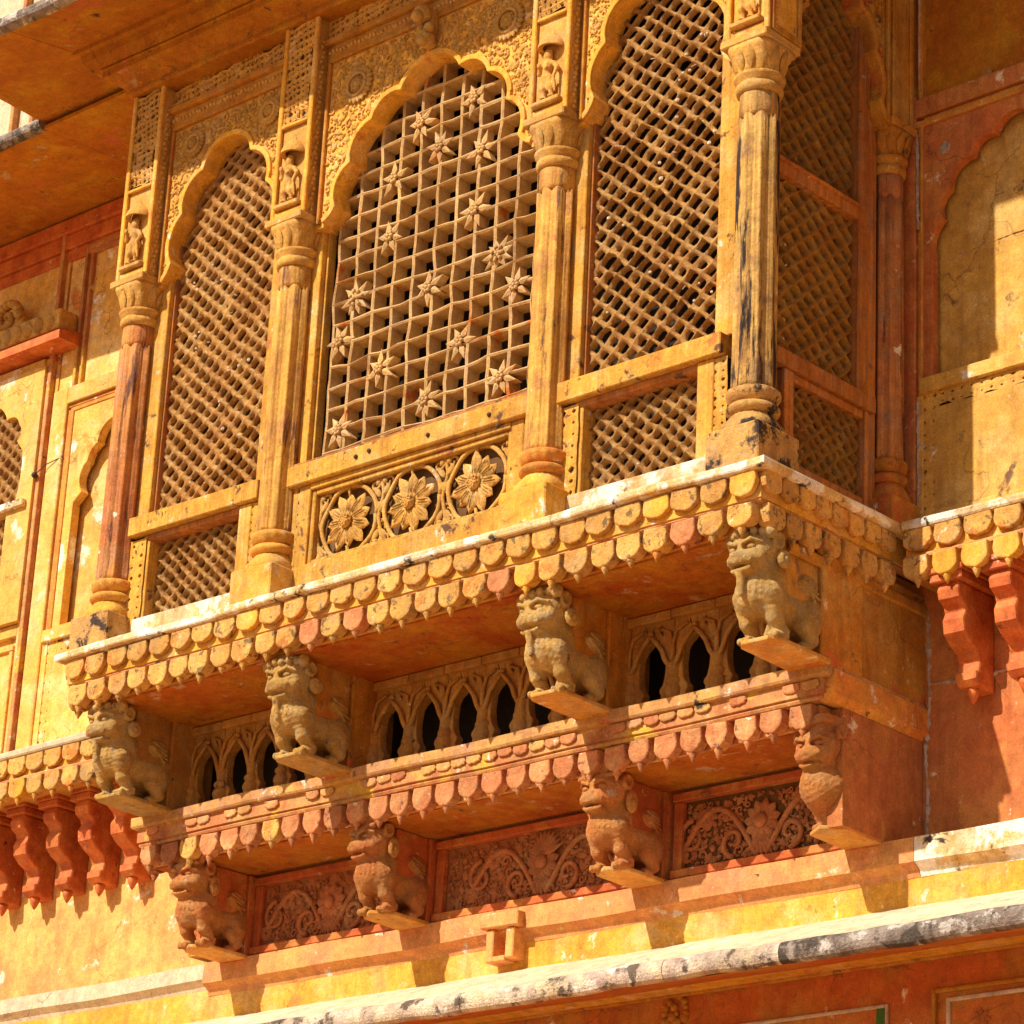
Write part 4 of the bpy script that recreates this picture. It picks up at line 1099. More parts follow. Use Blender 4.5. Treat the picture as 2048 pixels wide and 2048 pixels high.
for i, (x, y, z, k, mm, sc, lab) in enumerate(lions):
    t = thing('guardian_lion', lab, 'lion statue', (x, y, z), 'pale lions of the upper row' if i < 4 else 'red lions of the lower row')
    o = put('beast', LM[i], mm, t, at=(x, y, z)); o.scale = (sc, sc, sc)
    o = put('plinth', SM[0 if i < 4 else 1], 'plinth_y' if i not in (0, 1) else 'lion_y', t, at=(x, y, z)); o.scale = (sc, sc, sc)
    o = put('bracket_beam', bmu if i < 4 else bml, ('beam' if i else 'arcade') if i < 4 else 'beam_r', t, at=(x, y, z)); o.scale = (sc, sc, 1 if i < 4 else .90)

# ------------------------------------------------------------------ pierced arcade rail between the pale lions
def bay_plate(hw, z0, z1):
    zt = z0 + .345
    lp = cusped([(.080, z0 + .20), (.075, z0 + .255), (.036, zt - .022), (0, zt)], [.002, .012, .004])
    prof = [(.066, z0 - .001), (.066, z0 + .02), (.058, z0 + .035), (.056, z0 + .075), (.046, z0 + .09), (.048, z0 + .105), (.066, z0 + .125), (.076, z0 + .16)]
    k = len(lp) // 2
    V, F = [], []
    for q in (-1, 1):
        half = [(abs(x), z) for x, z in lp[:k + 1]]
        out = [(hw, z0), (.067, z0)] + list(prof[1:]) + half[:-1] + [(.0005, zt), (.0005, z1), (hw, z1)]
        tri = [(hw - .008, z0 + .30), (.040, z0 + .385), (.055, z0 + .435), (hw - .008, z0 + .44)]
        v, f = plate([[(q * x, z) for x, z in out], [(q * x, z) for x, z in tri]], .05, .006)
        F += [tuple(i + len(V) for i in t) for t in f]; V += v.tolist()
    return np.array(V), F
tar = []
for (x0, x1, lab) in ((-1.97, -.83, 'shaded pierced arcade rail between the first and second pale lions'), (-.64, .84, 'shaded pierced arcade rail between the second and third pale lions'), (1.02, 2.06, 'shaded pierced arcade rail between the third and fourth pale lions')):
    n = max(1, round((x1 - x0) / .238)); pw = (x1 - x0) / n
    t = thing('arcade_rail', lab, 'railing', ((x0 + x1) / 2, -.5, -1.07), 'pierced arcade rails behind the pale lions')
    mb = MB(); mb.add(*bay_plate(pw / 2 - .0015, -1.07, -.60))
    for k in range(n):
        for q in (-1, 1):
            pass
    mb2 = MB()
    mb2.lathe([(.040, -1.07), (.042, -1.05), (.030, -1.035), (.040, -1.01), (.046, -.985), (.040, -.965), (.030, -.955), (.041, -.945), (.040, -.93), (.026, -.915), (.030, -.89), (.034, -.865), (.026, -.845), (.006, -.835)], 14, -pw / 2, -.045)
    for q in (-1, 1):
        mb2.tube([(q * (pw / 2 - .012), -.062, -.87), (q * .092, -.066, -.835), (q * .072, -.068, -.785), (q * .04, -.068, -.745), (0, -.068, -.705)], [.013, .013, .013, .012, .012], 7)
        mb2.tube([(q * (pw / 2 - .002), -.060, -.85), (q * (pw / 2 - .004), -.062, -.76), (q * (pw / 2 - .02), -.060, -.70), (q * .045, -.058, -.67)], [.012, .010, .010, .008], 6)
    mb2.ball((0, -.066, -.695), .018, 8, .7)
    mb2.box(-pw / 2 + .002, pw / 2 - .002, -.085, -.0, -.640, -.598, .004)
    me = mb.mesh('arch', .002); me2 = mb2.mesh('baluster', .001)
    for k in range(n):
        xc = x0 + pw * (k + .5)
        put('arch', me, 'arcade', t, at=(xc, -.56, 0))
        put('baluster', me2, 'arcade', t, at=(xc, -.56, 0))
tk = thing('haveli_wall', 'dark sheets standing in for shade behind the pierced arcade rail', 'wall', (0, 0, -.8))
mb = MB(); mb.box(-2.15, 2.15, -.36, -.34, -1.06, -.597); mb.box(-2.15, 2.15, -.545, -.361, -.612, -.5965); mb.box(-2.18, 2.18, -.20, -.0501, -1.08, -1.066); part(tk, 'shade_sheets', mb, 'shade_dark')  # dark sheets added behind the openings so they look deep in shade

# ------------------------------------------------------------------ floral relief helpers
def flower(mb, x, z, y, R, n, th, rows=1):
    for q in range(rows):
        for k in range(n):
            a = 2 * PI * (k + .5 * q) / n + .2
            mb.leaf(x + R * .18 * math.cos(a), z + R * .18 * math.sin(a), y - q * th * .5, a, R * (.82 - .25 * q), R * 2 * 2.9 / n, th)
def vine(mb, pts, r, y):
    mb.tube([(x, y - r * .5, z) for x, z in pts], r, 6)
def spiral(mb, x, z, y, R, a0, turns, r, d=1):
    n = int(14 * turns) + 3
    mb.tube([(x + R * (1 - .85 * k / n) * math.cos(a0 + d * k / n * turns * 2 * PI), y - r * .5, z + R * (1 - .85 * k / n) * math.sin(a0 + d * k / n * turns * 2 * PI)) for k in range(n + 1)],
            [r * (1 - .45 * k / n) for k in range(n + 1)], 5)
def scatter(mb, inside, x0, x1, z0, z1, y, rnd, size=.03, tries=900, th=.010, avoid=(), sep=.62):
    """interlocking little leaves, curls and buds that fill a field"""
    U = np.zeros((tries + len(avoid), 3)); nu = len(avoid)
    for i, q in enumerate(avoid): U[i] = q
    for _ in range(tries):
        x, z = rnd.uniform(x0, x1), rnd.uniform(z0, z1)
        s = size * rnd.uniform(.45, 1.15)
        u = U[:nu]
        if nu and (((u[:, 0] - x) ** 2 + (u[:, 1] - z) ** 2) < (s * sep + u[:, 2]) ** 2).any(): continue
        if not inside(x, z, s * .8): continue
        U[nu] = (x, z, s * sep); nu += 1
        k = rnd.random(); a = rnd.uniform(0, 2 * PI)
        if k < .55:
            mb.leaf(x - s * .75 * math.cos(a), z - s * .75 * math.sin(a), y, a, s * 1.5, s * .85, th)
            mb.leaf(x, z, y, a + 1.1, s * .9, s * .5, th * .8)
        elif k < .85:
            spiral(mb, x, z, y, s * .7, a, 1.1, s * .2, rnd.choice((-1, 1)))
        else:
            mb.ball((x, y, z), s * .42, 6, .5)
    return mb

# red carved panels between the lower lions
def sh(mb):
    for v in mb.V: v[:, 1] -= .115; v[:, 2] -= .045
for pi, (x0, x1, lab) in enumerate(((-1.79, -.69, 'red carved flower panel between the first and second red lions'), (-.49, .81, 'large red carved flower panel above the water spout'), (1.02, 2.03, 'red pierced flower panel left of the bird breasted beast'))):
    t = thing('carved_panel', lab, 'stone screen', ((x0 + x1) / 2, -.15, -1.5), 'red carved panels between the lower lions')  # solid carved masonry panel with relief, not an open screen
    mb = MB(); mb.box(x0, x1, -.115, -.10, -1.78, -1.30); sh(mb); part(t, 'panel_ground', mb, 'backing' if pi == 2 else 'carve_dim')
    mb = MB(); mb.box(x0, x1, -.165, -.116, -1.345, -1.306, .004); mb.box(x0, x1, -.168, -.116, -1.712, -1.672, .004); mb.box(x0, x0 + .05, -.15, -.116, -1.67, -1.347, .003); mb.box(x1 - .05, x1, -.15, -.116, -1.67, -1.347, .003)
    sh(mb); part(t, 'panel_border', mb, 'beam_r', .003)
    cx = (x0 + x1) / 2 + (.04 if pi == 1 else 0); rr = random.Random(40 + pi)
    fl = MB(); zc = -1.50
    flower(fl, cx, zc, -.128, .105, 11, .022, 1)
    fl.ball((cx, -.145, zc), .036, 12, .6)
    for q in range(7):
        a = -PI / 2 + (q - 3) * .26
        fl.leaf(cx, zc - .055, -.130, a, .125, .026, .016)
    if pi == 1:
        for q in range(11): fl.leaf(cx + .02, zc + .03, -.145, .35 + q * .24, .12, .032, .016)
    sh(fl); part(t, 'flower', fl, 'carve_dim')
    sc = MB()
    for s_ in (-1, 1):
        spiral(sc, cx + s_ * .16, -1.575, -.122, .075, -PI / 2, 1.1, .016, s_)
        vine(sc, [(cx + s_ * (.03 + .42 * k / 10), -1.655 + .25 * math.sin(k / 10 * PI * .9)) for k in range(11)], .015, -.122)
        spiral(sc, cx + s_ * .40, -1.52, -.122, .085, PI / 2, 1.2, .015, -s_)
        flower(sc, cx + s_ * .33, -1.44, -.122, .055, 7, .014)
        flower(sc, cx + s_ * .47, -1.60, -.122, .045, 6, .014)
    scatter(sc, lambda x, z, s: x0 + .055 + s < x < x1 - .055 - s and -1.665 + s < z < -1.35 - s, x0, x1, -1.67, -1.35, -.120, rr, .040, 1600, .014, [(cx, zc, .115)], .46)
    scatter(sc, lambda x, z, s: x0 + .055 + s < x < x1 - .055 - s and -1.665 + s < z < -1.35 - s, x0, x1, -1.67, -1.35, -.120, rr, .020, 900, .010, [(cx, zc, .115)], .5)
    sh(sc); part(t, 'foliage', sc, 'carve_dim', kind='stuff')

# ------------------------------------------------------------------ arches of the balcony
YA = -1.14
def inside_fn(arch, x0, x1, z1):
    """test against the spandrel: above the arch curve, inside the border"""
    P = np.array(arch)
    def f(x, z, s):
        if not (x0 + s < x < x1 - s and z < z1 - s): return False
        # point in opening?
        d = np.sqrt(((P - (x, z)) ** 2).sum(1)).min()
        if d < s + .026: return False
        c = False; n = len(P)
        for i in range(n):
            a, b = P[i], P[(i + 1) % n]
            if (a[1] > z) != (b[1] > z) and x < (b[0] - a[0]) * (z - a[1]) / (b[1] - a[1]) + a[0]: c = not c
        return (not c) and z > 1.80 + s
    return f

def rim_loop(arch, w):
    P = [Vector(p) for p in arch]; out = []
    for i in range(len(P)):
        t = (P[min(i + 1, len(P) - 1)] - P[max(i - 1, 0)]); n = Vector((-t.y, t.x)).normalized()
        out.append(tuple(P[i] + n * w))
    return out

def arch_unit(t, hw, tips, bul, cx, ztop, seed, xf, m_main='carve', knob=False, meds=()):
    """t: thing; hw: half width of the spandrel field; xf: placing function for vertices"""
    arch = cusped(tips, bul)
    zb = tips[0][1]
    mb = MB(); mb.add(*plate([[(-hw, zb - .02), (-tips[0][0] - .0, zb - .02)] + arch + [(tips[0][0], zb - .02), (hw, zb - .02), (hw, ztop), (-hw, ztop)]], .115, .004))
    xf(mb, cx, YA + .115); part(t, 'spandrel', mb, 'yellow' if m_main == 'carve' else m_main, .001)
    mb = MB(); rl = rim_loop(arch, .030)
    V, F = plate([arch + rl[::-1]], .02, .005); mb.add(V, F); xf(mb, cx, YA + .004); part(t, 'arch_rim', mb, 'yellow' if m_main == 'carve' else m_main, .001)
    mb = MB(); zi = ztop - .125; xi = hw - .025
    mb.box(-xi, xi, -.022, .0, zi, zi + .022, .004); mb.box(-xi, -xi + .02, -.022, .0, zb, zi - .001, .004); mb.box(xi - .02, xi, -.022, 0, zb, zi - .001, .004)
    mb.box(-hw - .0, hw, -.045, .0, ztop - .022, ztop + .012, .004)
    mb.box(-hw, hw, -.016, .0, zi + .024, ztop - .024)
    xf(mb, cx, YA); part(t, 'border_moulding', mb, m_main if m_main != 'carve' else 'beam', .0015)
    rr = random.Random(seed)
    mb = MB(); n = int(2 * hw / .028)
    for k in range(n):
        x = -hw + .03 + (2 * hw - .06) * k / (n - 1)
        mb.ball((x, -.018, (zi + ztop) / 2 + .006 * math.sin(k * 1.3)), .010 + .004 * rr.random(), 6, .7)
        if k % 2: mb.leaf(x, (zi + ztop) / 2 - .015, -.014, PI / 2 + rr.uniform(-.8, .8), .035, .022, .008)
    xf(mb, cx, YA); part(t, 'bead_strip', mb, m_main)
    mb = MB(); av = []
    for (mx, mz, mr) in meds:
        av.append((mx, mz, mr * 1.12))
    ins = inside_fn(arch, -xi + .02, xi - .02, zi)
    scatter(mb, ins, -hw, hw, 1.80, zi, -.001, rr, .036, 4000 if hw > .6 else 2400, .015, av, .47)
    scatter(mb, ins, -hw, hw, 1.80, zi, -.001, rr, .015, 2500, .010, av, .55)
    xf(mb, cx, YA); part(t, 'scroll_carving', mb, m_main, kind='stuff')
    for (mx, mz, mr) in meds:
        mb = MB()
        for k in range(22):
            a = k * 2 * PI / 22; mb.leaf(mx + mr * .62 * math.cos(a), mz + mr * .62 * math.sin(a), -.012, a, mr * .46, mr * .30, .016)
        mb.tube([(mx + mr * .62 * math.cos(k * PI / 12), -.020, mz + mr * .62 * math.sin(k * PI / 12)) for k in range(25)], .011, 6)
        flower(mb, mx, mz, -.010, mr * .52, 9, .020, 2)
        mb.ball((mx, -.022, mz), mr * .18, 8, .6)
        xf(mb, cx, YA); part(t, 'medallion', mb, m_main)

def xf_front(mb, cx, y):
    for v in mb.V: v[:, 0] += cx; v[:, 1] += y
def xf_flank(mb, cx, y):
    """turn a front-facing piece to face +x; cx is its centre along y, y its (negative) depth -> x"""
    for v in mb.V:
        x, yy = v[:, 0].copy(), v[:, 1].copy()
        v[:, 1] = x + cx; v[:, 0] = -(yy + y) + XFL
XFL = 0.0
CT = [(.722, 1.785), (.635, 1.86), (.545, 2.085), (.405, 2.29), (.205, 2.395), (0, 2.525)]
CB = [-.012, .055, .055, .050, .035]
ST = [(.452, 1.80), (.385, 1.90), (.325, 2.18), (.185, 2.41), (0, 2.555)]
SB = [-.012, .055, .060, .045]
ta1 = thing('cusped_arch', 'wide cusped arch with carved spandrels and two sun medallions over the big star lattice', 'arch', (0, YA, 2.2), 'cusped arches of the balcony')
arch_unit(ta1, .785, CT, CB, 0, 2.86, 1, xf_front, meds=[(-.53, 2.535, .105), (.53, 2.535, .105)])
mb = MB()
mb.ball((-.0, YA - .09, 2.735), .05, 12); mb.ball((.0, YA - .13, 2.70), .034, 10); mb.ball((.0, YA - .05, 2.60), .048, 12); mb.ball((.0, YA - .085, 2.575), .028, 10); mb.ball((-.03, YA - .06, 2.665), .03, 8); mb.ball((.03, YA - .07, 2.65), .03, 8)
mb.box(-.035, .035, YA - .06, YA, 2.56, 2.78, .012)
for k in range(7): mb.leaf(0, 2.60, YA - .085, k * 2 * PI / 7, .05, .03, .02)
part(ta1, 'hanging_boss', mb, 'carve')
ta2 = thing('cusped_arch', 'narrower cusped arch at the left end of the balcony, its left side in sun', 'arch', (-1.53, YA, 2.2), 'cusped arches of the balcony')
arch_unit(ta2, .50, ST, SB, -1.515, 2.86, 2, xf_front, meds=[(-.285, 2.60, .080), (.315, 2.60, .080)])
ta3 = thing('cusped_arch', 'cusped arch over the right front lattice, cut by the top edge of the picture', 'arch', (1.5, YA, 2.2), 'cusped arches of the balcony')
arch_unit(ta3, .50, ST, SB, 1.515, 2.86, 3, xf_front, meds=[(-.285, 2.60, .080), (.315, 2.60, .080)])
XFL = 1.06
ta4 = thing('cusped_arch', 'shaded orange cusped arch on the right flank of the balcony against the wall', 'arch', (2.2, -.63, 2.2), 'cusped arches of the balcony')
FT = [(.370, 1.80), (.305, 1.90), (.255, 2.14), (.150, 2.33), (0, 2.46)]
arch_unit(ta4, .405, FT, [-.010, .045, .05, .04], -.625, 2.86, 4, xf_flank, 'beam')

# ------------------------------------------------------------------ carved posts above the capitals
def figure(seed):
    r = random.Random(seed); s = SDF(); k = .012
    sw = r.choice((-1, 1)) * .012
    s.ell((sw * .3, -.035, .232), (.023, .024, .028), k)                       # head
    s.ell((sw * .3, -.030, .262), (.021, .020, .016), k)
    s.cap((sw * .3, -.025, .20), (sw * .3, -.025, .215), .011, .011, k)
    s.cap((0, -.028, .19), (sw, -.030, .145), .030, .023, k)                   # chest to waist
    s.ell((sw, -.030, .120), (.034, .026, .026), k)
    s.cap((sw - .016, -.028, .11), (sw * .4 - .022, -.040, .065), .021, .016, k); s.cap((sw * .4 - .022, -.040, .065), (-.024, -.026, .015), .015, .011, k)
    s.cap((sw + .016, -.028, .11), (sw * .4 + .024, -.036, .065), .021, .016, k); s.cap((sw * .4 + .024, -.036, .065), (.024, -.026, .015), .015, .011, k)
    s.ell((-.026, -.036, .008), (.013, .022, .009), .006); s.ell((.026, -.036, .008), (.013, .022, .009), .006)
    e = r.uniform(-.01, .01)
    s.cap((-.032, -.028, .195), (-.055, -.036, .155), .012, .010, k); s.cap((-.055, -.036, .155), (-.040, -.055, .190 + e), .010, .008, k)
    s.cap((.032, -.028, .195), (.056, -.034, .160), .012, .010, k); s.cap((.056, -.034, .160), (.050, -.050, .115 + e), .010, .008, k)
    s.ell((-.040, -.058, .197 + e), (.012, .010, .014), .006)
    s.cap((.050, -.050, .11), (.054, -.040, .03), .007, .006, .006)
    for q in range(5): s.cap((-.036 + q * .018, -.040, .105), (-.040 + q * .020, -.036, .05), .006, .004, .006)
    s.ell((0, -.056, .168), (.012, .006, .010), .006)
    return iso_mesh('carved_figure', s, (-.085, -.085, -.006), (.085, .012, .290), .0042)
FM = [figure(i) for i in range(4)]
def hw_jali(x0, x1, z0, z1, seed, y, pitch=.034):
    return jali(x0, x1, z0, z1, (pitch, pitch * .12), (-pitch * .15, pitch * 1.05), .52, .03, .005, .0055, seed, rnd=.62, y=y, hj=.38, smooth=False)
posts = [(-2.126, 'carved pilaster block with a standing figure above the leftmost column, beside the eave'),
         (-.903, 'carved pilaster block with a standing figure between the left arch and the wide arch'),
         (.903, 'carved pilaster block with a standing figure right of the wide arch'),
         (2.126, 'carved corner block with a worn figure above the scorched column, at the top edge')]
for pi, (x, lab) in enumerate(posts):
    t = thing('carved_pilaster', lab, 'pilaster', (x, -1.11, 1.84), 'carved blocks above the columns')
    mb = MB(); mb.box(x - .122, x + .122, -1.215, -.99, 1.846, 3.0, .004); part(t, 'block', mb, 'carve' if pi < 3 else 'yellow', .001)
    mb = MB()
    mb.box(x - .128, x - .098, -1.238, -1.2152, 1.846, 3.0, .005); mb.box(x + .098, x + .128, -1.238, -1.2152, 1.846, 3.0, .005); mb.box(x - .0975, x + .0975, -1.236, -1.2152, 1.846, 1.888, .005)
    mb.box(x - .0975, x + .0975, -1.236, -1.2152, 2.385, 2.405, .004)
    part(t, 'border', mb, 'yellow', .0015)
    put('carved_figure', FM[pi], 'carve', t, at=(x - .002, -1.205, 1.925))
    mb = MB(); mb.box(x - .088, x + .088, -1.262, -1.2155, 1.895, 1.922, .006); part(t, 'shelf', mb, 'carve', .003)
    mb = MB(); mb.lathe([(.076, 2.208), (.074, 2.225), (.062, 2.252), (.040, 2.28), (.012, 2.30), (.004, 2.32)], 18, x, -1.2155, a0=PI, a1=2 * PI)
    mb.lathe([(.050, 2.214), (.076, 2.208)], 18, x, -1.2155, a0=PI, a1=2 * PI)
    part(t, 'canopy', mb, 'carve', .002)
    mb = hw_jali(x - .098, x + .098, 2.408, 3.0, 60 + pi, -1.224); part(t, 'filigree', mb, 'carve', kind='stuff')
    mb = MB(); mb.box(x - .098, x + .098, -1.2156, -1.2153, 2.41, 3.0); part(t, 'filigree_ground', mb, 'shade_dark')
    # beaded return on the sides
    rr = random.Random(pi)
    for sx in (-1, 1):
        mb = MB()
        for k in range(34):
            z = 1.87 + k * .030
            mb.ball((x + sx * .123, -1.185 + .008 * math.sin(k * 2.1), z), .012 + .004 * rr.random(), 6)
        part(t, 'bead_strip', mb, 'carve')
    if pi == 3:      # the flank face of the corner block
        mb = MB(); mb.box(x + .1222, x + .136, -1.215, -1.19, 1.846, 3.0, .004); mb.box(x + .1222, x + .136, -1.02, -.995, 1.846, 3.0, .004); mb.box(x + .1222, x + .134, -1.189, -1.021, 1.846, 1.885, .004)
        part(t, 'border', mb, 'beam', .002)
# block above the wall column
t = thing('carved_pilaster', 'plain shaded pilaster strip above the thin wall column on the flank', 'pilaster', (2.13, -.13, 1.84), 'carved blocks above the columns')
mb = MB(); mb.box(2.01, 2.21, -.225, -.055, 1.846, 3.0, .004); mb.box(2.2102, 2.222, -.225, -.20, 1.846, 3.0, .003); mb.box(2.2102, 2.222, -.08, -.055, 1.846, 3.0, .003); part(t, 'block', mb, 'beam', .002)

# frieze of pierced carving over everything
tf = thing('carved_frieze', 'long pierced filigree frieze under the brown eave', 'frieze', (0, -1.2, 2.95))
mb = jali(-2.25, 2.25, 2.872, 2.998, (.036, .004), (-.006, .038), .54, .03, .005, .0055, 71, rnd=.6, y=-1.150, hj=.38, smooth=False)
part(tf, 'filigree', mb, 'carve', kind='stuff')
mb = MB(); mb.box(-2.24, 2.24, -1.13, -.95, 2.862, 3.06); part(tf, 'frieze_ground', mb, 'shade_dark')
mb = MB(); sweep(mb, [(-.12, 3.0), (.02, 3.0), (.028, 3.012), (.028, 3.03), (.018, 3.04), (.03, 3.06), (.10, 3.10), (.13, 3.115), (.13, 3.15), (.145, 3.155)], [(-2.26, -.9), (-2.26, -1.235), (2.26, -1.235), (2.26, -.9)], sub=.15)
part(tf, 'cornice_moulding', mb, 'eave', .003)

# ------------------------------------------------------------------ eave
te = thing('stone_eave', 'big brown orange stone eave jutting over the balcony, top left, with dark weathered rim', 'eave', (0, -1.5, 3.3))
xs = [-3.47, -2.55, -1.4, -.2, 1.0, 2.2, 3.9]
mb = MB(); sweep(mb, [(0, 3.157), (.05, 3.17), (.09, 3.22), (.10, 3.262), (.13, 3.268), (.135, 3.30)], [(-2.42, -.0), (-2.42, -1.33), (2.42, -1.33), (2.42, 0)], sub=.2); part(te, 'cove', mb, 'eave', .004)
def slopez(y): return 3.38 + .17 * (y + .95)
for k in range(len(xs) - 1):
    mb = MB(); a, b = xs[k] + .003, xs[k + 1] - .003
    y0, y1 = -1.95, .08
    sl_ = .30 if k == 0 else 0.0
    bk = -.31 if k == 0 else 0
    V = [(a + sl_, y0, slopez(y0)), (b, y0, slopez(y0)), (b, y1, slopez(y1)), (a + bk, y1, slopez(y1)), (a + sl_, y0, slopez(y0) + .06), (b, y0, slopez(y0) + .06), (b, y1, slopez(y1) + .30), (a + bk, y1, slopez(y1) + .30)]
    mb.add(V, [(0, 3, 2, 1), (4, 5, 6, 7), (0, 1, 5, 4), (1, 2, 6, 5), (2, 3, 7, 6), (3, 0, 4, 7)])
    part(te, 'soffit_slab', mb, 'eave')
    mb = MB()
    pr = [(1.945 + .05 * math.cos(q), slopez(-1.95) + .035 + .048 * math.sin(q)) for q in [(-.62 + i / 9 * 1.2) * PI for i in range(10)]][::-1]
    sweep(mb, pr, [(a + sl_, 0), (b, 0)], sub=.04); part(te, 'rim_stone', mb, 'rim_dark', .006)
tew = thing('stone_eave', 'lower wall eave with dark rim at the far left under the big eave', 'eave', (-4.4, -.5, 3.3))
mb = MB()
V = [(-9, -.93, 3.33), (-3.456, -.93, 3.33), (-3.456, .09, 3.42), (-9, .09, 3.42), (-9, -.93, 3.37), (-3.456, -.93, 3.37), (-3.456, .09, 3.75), (-9, .09, 3.75)]
mb.add(V, [(0, 3, 2, 1), (4, 5, 6, 7), (0, 1, 5, 4), (1, 2, 6, 5), (2, 3, 7, 6), (3, 0, 4, 7)])
V = [(-3.453, -.93, 3.33), (-2.3, -.93, 3.33), (-2.3, .09, 3.42), (-3.453, .09, 3.42), (-3.453, -.93, 3.355), (-2.3, -.93, 3.355), (-2.3, .09, 3.445), (-3.453, .09, 3.445)]
mb.add(V, [(0, 3, 2, 1), (4, 5, 6, 7), (0, 1, 5, 4), (1, 2, 6, 5), (2, 3, 7, 6), (3, 0, 4, 7)]); part(tew, 'soffit_slab', mb, 'eave', .002)
mb = MB(); pr = [(.93 + .045 * math.cos(q), 3.365 + .045 * math.sin(q)) for q in [(-.62 + i / 9 * 1.2) * PI for i in range(10)]][::-1]
sweep(mb, pr, [(-9, 0), (-3.456, 0)], sub=.04); part(tew, 'rim_stone', mb, 'rim_dark', .006)
mb = MB(); mb.box(-9, -2.43, .02, .099, 3.30, 3.40, .006); mb.box(-9, -2.43, .045, .0995, 3.20, 3.298, .006); mb.box(-9, -2.43, .065, .1, 3.12, 3.198, .006); part(tew, 'wall_moulding', mb, 'corbel', .004)
tup = thing('haveli_wall', 'sunlit cream upper storey wall seen past the eave at the top left corner', 'wall', (-4.5, .1, 5))
mb = MB(); mb.box(-9, 5.2, .12, .35, 3.60, 7.5); part(tup, 'plaster_field', mb, 'cream')
mb = MB()
for x in (-5.17, -4.96): mb.box(x, x + .035, .07, .1195, 3.7, 7.0, .004)
part(tup, 'jamb_moulding', mb, 'mould_red')

# ------------------------------------------------------------------ lattice windows
def pick_frame(t, cx, hwU, zU, hwL, zl0, zl1, rail, ends, stile=.085, m_='timber'):
    pass

def holes_strip(x0, x1, z0, z1, y, seed):
    return jali(x0, x1, z0, z1, (x1 - x0, 0), (0, (x1 - x0) * .9), .34, .02, 0, .002, seed, rnd=.6, y=y, hj=.4, smooth=False)

def side_window(lab, cx, seed, a, b, hole, dep, al, bl, mj='jali', mt='timber'):
    t = thing('lattice_window', lab, 'lattice screen', (cx, -1.08, .1), 'lattice screens of the balcony')
    hw = .415
    mb = jali(cx - hw, cx + hw, .445, 2.62, a, b, hole, dep, .006, .0046, seed, taper=(.93, .93), y=-1.045, rnd=.84, hj=.13, clip=lambda x, z: z < 2.0 or abs(x - cx) < .36)
    part(t, 'lattice', mb, mj, kind='stuff')
    mb = MB(); mb.box(cx - hw - .12, cx - hw + .008, -1.105, -1.01, .43, 2.6, .004); mb.box(cx + hw - .008, cx + hw + .12, -1.105, -1.01, .43, 2.6, .004); part(t, 'jamb', mb, mt, .002)
    mb = MB(); mb.box(cx - hw + .009, cx - hw + .022, -1.075, -1.02, .43, 2.6, .002); mb.box(cx + hw - .022, cx + hw - .009, -1.075, -1.02, .43, 2.6, .002); part(t, 'inner_bead', mb, 'timber_side', .001)
    zr0, zr1 = .325, .43
    mb = MB(); mb.box(cx - .49, cx + .49, -1.165, -1.02, zr0, zr1, .005); part(t, 'sill_rail', mb, mt, .003)
    mb = MB(); mb.box(cx - .37, cx + .37, -1.125, -1.03, zr0 - .034, zr0 - .001, .004); part(t, 'rail_moulding', mb, 'timber_side', .002)
    # lower panel
    x0, x1 = cx - .355, cx + .335
    mb = jali(x0 - .01, x1 + .01, -.16, .295, al, bl, .62, .022, .009, .0042, seed + 1, taper=(.96, .96), y=-1.05, rnd=.8, hj=.14)
    part(t, 'lower_lattice', mb, mj, kind='stuff')
    mb = MB(); mb.box(x0 - .048, x0 - .002, -1.120, -1.03, -.30, .322, .004); mb.box(x0 - .022, x0, -1.10, -1.03, -.30, .292, .002); part(t, 'panel_frame', mb, mt, .002)
    mb = MB(); mb.box(x1 + .002, x1 + .095, -1.135, -1.03, -.30, .322, .004); part(t, 'stile', mb, mt, .002)
    mb = MB(); mb.box(cx - .42, cx + .44, -1.14, -1.0, -.304, -.145, .004); part(t, 'bottom_rail', mb, 'lip', .004)
    for (a0, a1) in ((x0 - .115, x0 - .050), (x1 + .097, x1 + .145)):
        mb = holes_strip(a0, a1, -.29, .32, -1.13, seed); part(t, 'filigree_strip', mb, mt)
        mb = MB(); mb.box(a0, a1, -1.115, -1.02, -.30, .324); part(t, 'strip_backing', mb, 'shade_dark')
    return t
side_window('tall diamond lattice screen at the left end of the balcony, with a small lattice below it', -1.53, 31, (.0475, -.0400), (.0600, .0470), .64, .022, (.044, -.038), (.046, .038))
side_window('weathered diamond lattice screen left of the scorched corner column', 1.47, 35, (.056, -.047), (.058, .049), .77, .024, (.047, -.041), (.050, .038))

# the big star lattice
ts = thing('star_lattice_window', 'large square grid lattice with star flowers in the middle of the balcony', 'lattice screen', (0, -1.08, .4), 'lattice screens of the balcony')
mb = jali(-.755, .755, .43, 2.50, (.1385, .0), (.0, .1185), .86, .086, .004, .0050, 51, taper=(1.0, .94), shift=(.0, .0), y=-1.045, rnd=1.0, hj=.02, smooth=False,
          clip=lambda x, z: z < 2.0 or abs(x) < .66)
part(ts, 'grid_fins', mb, 'fins', kind='stuff')
mb = MB(); mb.box(-.83, -.752, -1.105, -1.0, .44, 2.6, .004); mb.box(.752, .83, -1.105, -1.0, .44, 2.6, .004); part(ts, 'jamb', mb, 'timber', .002)
mb = MB(); mb.box(-.751, -.735, -1.072, -1.02, .44, 2.6, .002); mb.box(.735, .751, -1.072, -1.02, .44, 2.6, .002); part(ts, 'inner_bead', mb, 'timber', .001)
